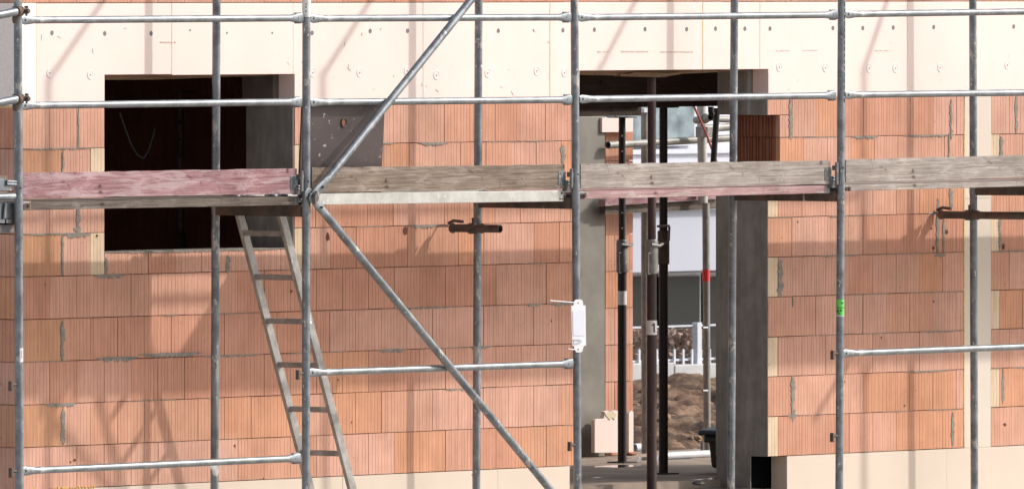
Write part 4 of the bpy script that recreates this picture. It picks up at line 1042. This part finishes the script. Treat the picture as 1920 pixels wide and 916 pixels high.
bm = nb(); c = P(1323, 222, 3.0); dd = V((-0.55, -0.75, 0.06)).normalized(); pipe(bm, c+dd*0.12, c-dd*0.22, 0.0242, 0.0195); build('tube_end', bm, zinc_m, t, smooth=True)
bm = nb(); coupler_bm(bm, c-dd*0.02, dd); cc = P(1317, 246, 3.3); box(bm, cc.x-0.05, cc.x+0.06, 3.22, 3.32, cc.z-0.04, cc.z+0.03); build('clamp', bm, zinc_m, t, smooth=False, bevel=0.006)
t, a, b2 = pole('timber_strut', 1344.5, 203, 1337.5, 306, 2.2, 0.02, blk_m, 'black slanting strut in the upper right of the doorway', 'strut', None)
bm = nb(); sweep(bm, [P(1333, 200, 2.1), P(1333, 210, 2.1), P(1335, 215, 2.1)], 0.02, up=V((0, 1, 0)), seg=10); build('hook', bm, blk_m, t)
bm = nb(); sweep(bm, [P(1299, 195, 2.9), P(1322, 245, 2.9), P(1349, 318, 2.9)], 0.0075, seg=8); o = build('red_cord', bm, M_plain('cord_red', (0.42, 0.10, 0.09), 0.7), None, True, loc=P(1349, 318, 2.9)); tag(o, 'thin red cord slanting down across the upper doorway', 'cord')
hpole(1189, 839, 1213, 838, 4.3, 0.030, white_m, 'short white pipe lying near the foam strip'); hpole(1246, 854.5, 1331, 850, 2.85, 0.026, white_m, 'long white pipe lying at the foot of the taped pole')
# horizontal dark timber behind the toe board (scaffold deck of the rear side)
t = thing('scaffold_deck', 'dark rear scaffold deck seen through the doorway below the pale toe board', 'scaffold deck', P(1190, 400, 3.7), 'scaffold decks at board height')
bm = nb(); prism(bm, [P(1135, 386, 3.40), P(1350, 372, 3.40), P(1350, 364, 3.40), P(1135, 374, 3.40)], (0, 0.06, 0)); build('red_board', bm, red_wood, t)
bm = nb(); prism(bm, [P(1135, 401, 3.43), P(1350, 391, 3.43), P(1350, 373, 3.43), P(1135, 387, 3.43)], (0, 0.05, 0)); build('beam', bm, dark_wood, t)

# ---------------------------------------------------------------- neighbour's house beyond the mud
YH = 14.0
wallw = M_plain('neighbour_render', (0.55, 0.565, 0.64), 0.9, 0, 0.03, 1.0, 0.1)
t = thing('neighbour_house', 'pale neighbour house with balcony and dark windows beyond the mud', 'building', P(1270, 712, YH))
def hb(name, x0, x1, y0, y1, Y, dep, m, par=None, bev=0.0):
    xm = min(max((x0+x1)/2, 1195), 1345)
    bm = nb(); box(bm, P(x0, y1, Y).x, P(x1, y1, Y).x, Y, Y+dep, P(xm, y1, Y).z, P(xm, y0, Y).z); return build(name, bm, m, par or t, bevel=bev)
glass_m, nt_, b_ = mat('dark_glass'); b_.inputs['Base Color'].default_value = (0.014, 0.017, 0.019, 1); b_.inputs['Roughness'].default_value = 0.35; b_.inputs['Specular IOR Level'].default_value = 0.3
frame_m = M_plain('white_frame', (0.55, 0.57, 0.62), 0.5, 0, 0.03)
hb('wall', 600, 2600, -420, 900, YH+0.62, 0.3, M_plain('neighbour_wall', (0.66, 0.66, 0.72), 0.9, 0, 0.03, 1.0, 0.1))
hb('balcony', 900, 2100, 287, 392, YH, 0.16, wallw); hb('balcony_rail', 900, 2100, 279, 287, YH-0.03, 0.22, frame_m)
hb('balcony_floor', 900, 2100, 392, 506, YH+0.05, 0.56, M_plain('balcony_soffit', (0.40, 0.41, 0.47), 0.9, 0, 0.04, 1, 0.1))
cur = M_plain('window_curtain', (0.20, 0.245, 0.26), 0.9, 0, 0.5, 6, 0.3)
hb('ledge', 900, 2100, 326, 331, YH-0.03, 0.028, frame_m)
w1 = hb('window', 1150, 1307, 120, 268, YH+0.56, 0.05, frame_m); hb('curtain', 1156, 1302, 125, 264, YH+0.54, 0.03, cur, w1)
hb('sill', 1150, 1310, 266, 274, YH+0.45, 0.12, frame_m, w1)
for (x0, x1) in ((1150, 1226), (1236, 1312), (1322, 1400)):
    w2 = hb('window', x0-8, x1+8, 510, 700, YH+0.55, 0.06, frame_m); hb('pane', x0, x1, 518, 700, YH+0.53, 0.03, glass_m, w2)
pass
# low garden railing and kerb in front of it
kb = P(1270, 712, 9.55)
t = thing('garden_wall', 'low pale concrete kerb wall at the edge of the mud', 'wall', kb)
km = M_plain('kerb_concrete', (0.45, 0.45, 0.45), 0.9, 0, 0.1, 6, 0.2)
for (x0, x1) in ((900, 1264), (1266, 1700)): hb('kerb_stone', x0, x1, 681, 716, 9.55, 0.14, km, t, 0.008)
t = thing('garden_railing', 'white garden railing with upright pickets on the kerb wall', 'railing', P(1270, 682, 9.62))
hb('top_rail', 900, 1700, 608.5, 611.5, 9.66, 0.03, frame_m, t); hb('bottom_rail', 900, 1700, 671, 675, 9.66, 0.02, frame_m, t)
for k in range(16):
    x = 1150+k*16.5; hb('picket', x-1.5, x+1.5, 654, 682, 9.64, 0.012, frame_m, t)
for x in (1312,): hb('railing_post', x-4, x+4, 604, 682, 9.63, 0.05, frame_m, t)
def leaves(name, lab, x0, x1, y0, y1, Y, cols, n):
    t2 = thing(name, lab, 'shrub', P((x0+x1)/2, y1, Y)); bm = nb()
    for _ in range(n):
        c = P(rnd.uniform(x0, x1), rnd.uniform(y0, y1), Y+rnd.uniform(0, 0.25)); s = rnd.uniform(0.012, 0.03)
        e1 = V((rnd.uniform(-1, 1), rnd.uniform(-1, 1), rnd.uniform(-1, 1))).normalized()*s; e2 = V((rnd.uniform(-1, 1), rnd.uniform(-1, 1), rnd.uniform(-1, 1))).normalized()*s
        bm.faces.new([bm.verts.new(c+e1), bm.verts.new(c+e2), bm.verts.new(c-e1*0.8), bm.verts.new(c-e2)])
    build('foliage', bm, M_plain('dry_leaves', (0.36, 0.27, 0.22), 0.9, 0, 0.5, 12, 0), t2, recalc=False)
    bm = nb()
    for k in range(8): c = P(x0+(x1-x0)*(k+.5)/8, y1, Y+0.12); sweep(bm, [c, c+V((rnd.uniform(-.05, .05), 0, 0.2))], 0.006, seg=6)
    build('twig', bm, M_plain('twig_brown', (0.12, 0.08, 0.06), 0.9), t2)
leaves('dry_hedge', 'low brownish dry hedge behind the white garden railing', 1180, 1320, 616, 680, 9.75, None, 1600)

# ---------------------------------------------------------------- light, sky, camera
SUN = V((1.19, -1.0, 1.18)).normalized()
el = math.asin(SUN.z); az = math.atan2(SUN.x, SUN.y)
w = bpy.data.worlds.new('World'); scene.world = w; w.use_nodes = True
nt = w.node_tree; bg = nt.nodes['Background']; sky = nt.nodes.new('ShaderNodeTexSky'); sky.sky_type = 'NISHITA'
sky.sun_disc = False; sky.sun_elevation = el; sky.sun_rotation = az; sky.dust_density = 3.0
hs = nt.nodes.new('ShaderNodeHueSaturation'); hs.inputs['Saturation'].default_value = 0.45; nt.links.new(sky.outputs[0], hs.inputs['Color']); nt.links.new(hs.outputs[0], bg.inputs['Color']); bg.inputs['Strength'].default_value = 0.15
sl = bpy.data.lights.new('sun', 'SUN'); sl.energy = 2.5; sl.angle = math.radians(1.5); sl.color = (1.0, 0.95, 0.88)
so = bpy.data.objects.new('sun', sl); C.objects.link(so); so.rotation_euler = (-SUN).to_track_quat('-Z', 'Y').to_euler()
cam = bpy.data.cameras.new('camera'); co = bpy.data.objects.new('camera', cam); C.objects.link(co)
cam.sensor_width = 36.0; cam.lens = FPX/1920*36.0; cam.clip_start = 1.0; cam.clip_end = 3000
co.matrix_world = Matrix.Translation(CAM) @ Matrix(((_R.x, _U.x, -_F.x), (_R.y, _U.y, -_F.y), (_R.z, _U.z, -_F.z))).to_4x4()
cam.dof.use_dof = True; cam.dof.focus_distance = (P(960, 458, -0.4)-CAM).dot(_F); cam.dof.aperture_fstop = 14.0
scene.camera = co
vs = scene.view_settings; vs.view_transform = 'Standard'; vs.look = 'None'; vs.exposure = 0.45; vs.gamma = 1.0; vs.use_curve_mapping = False
scene.cycles.max_bounces = 8
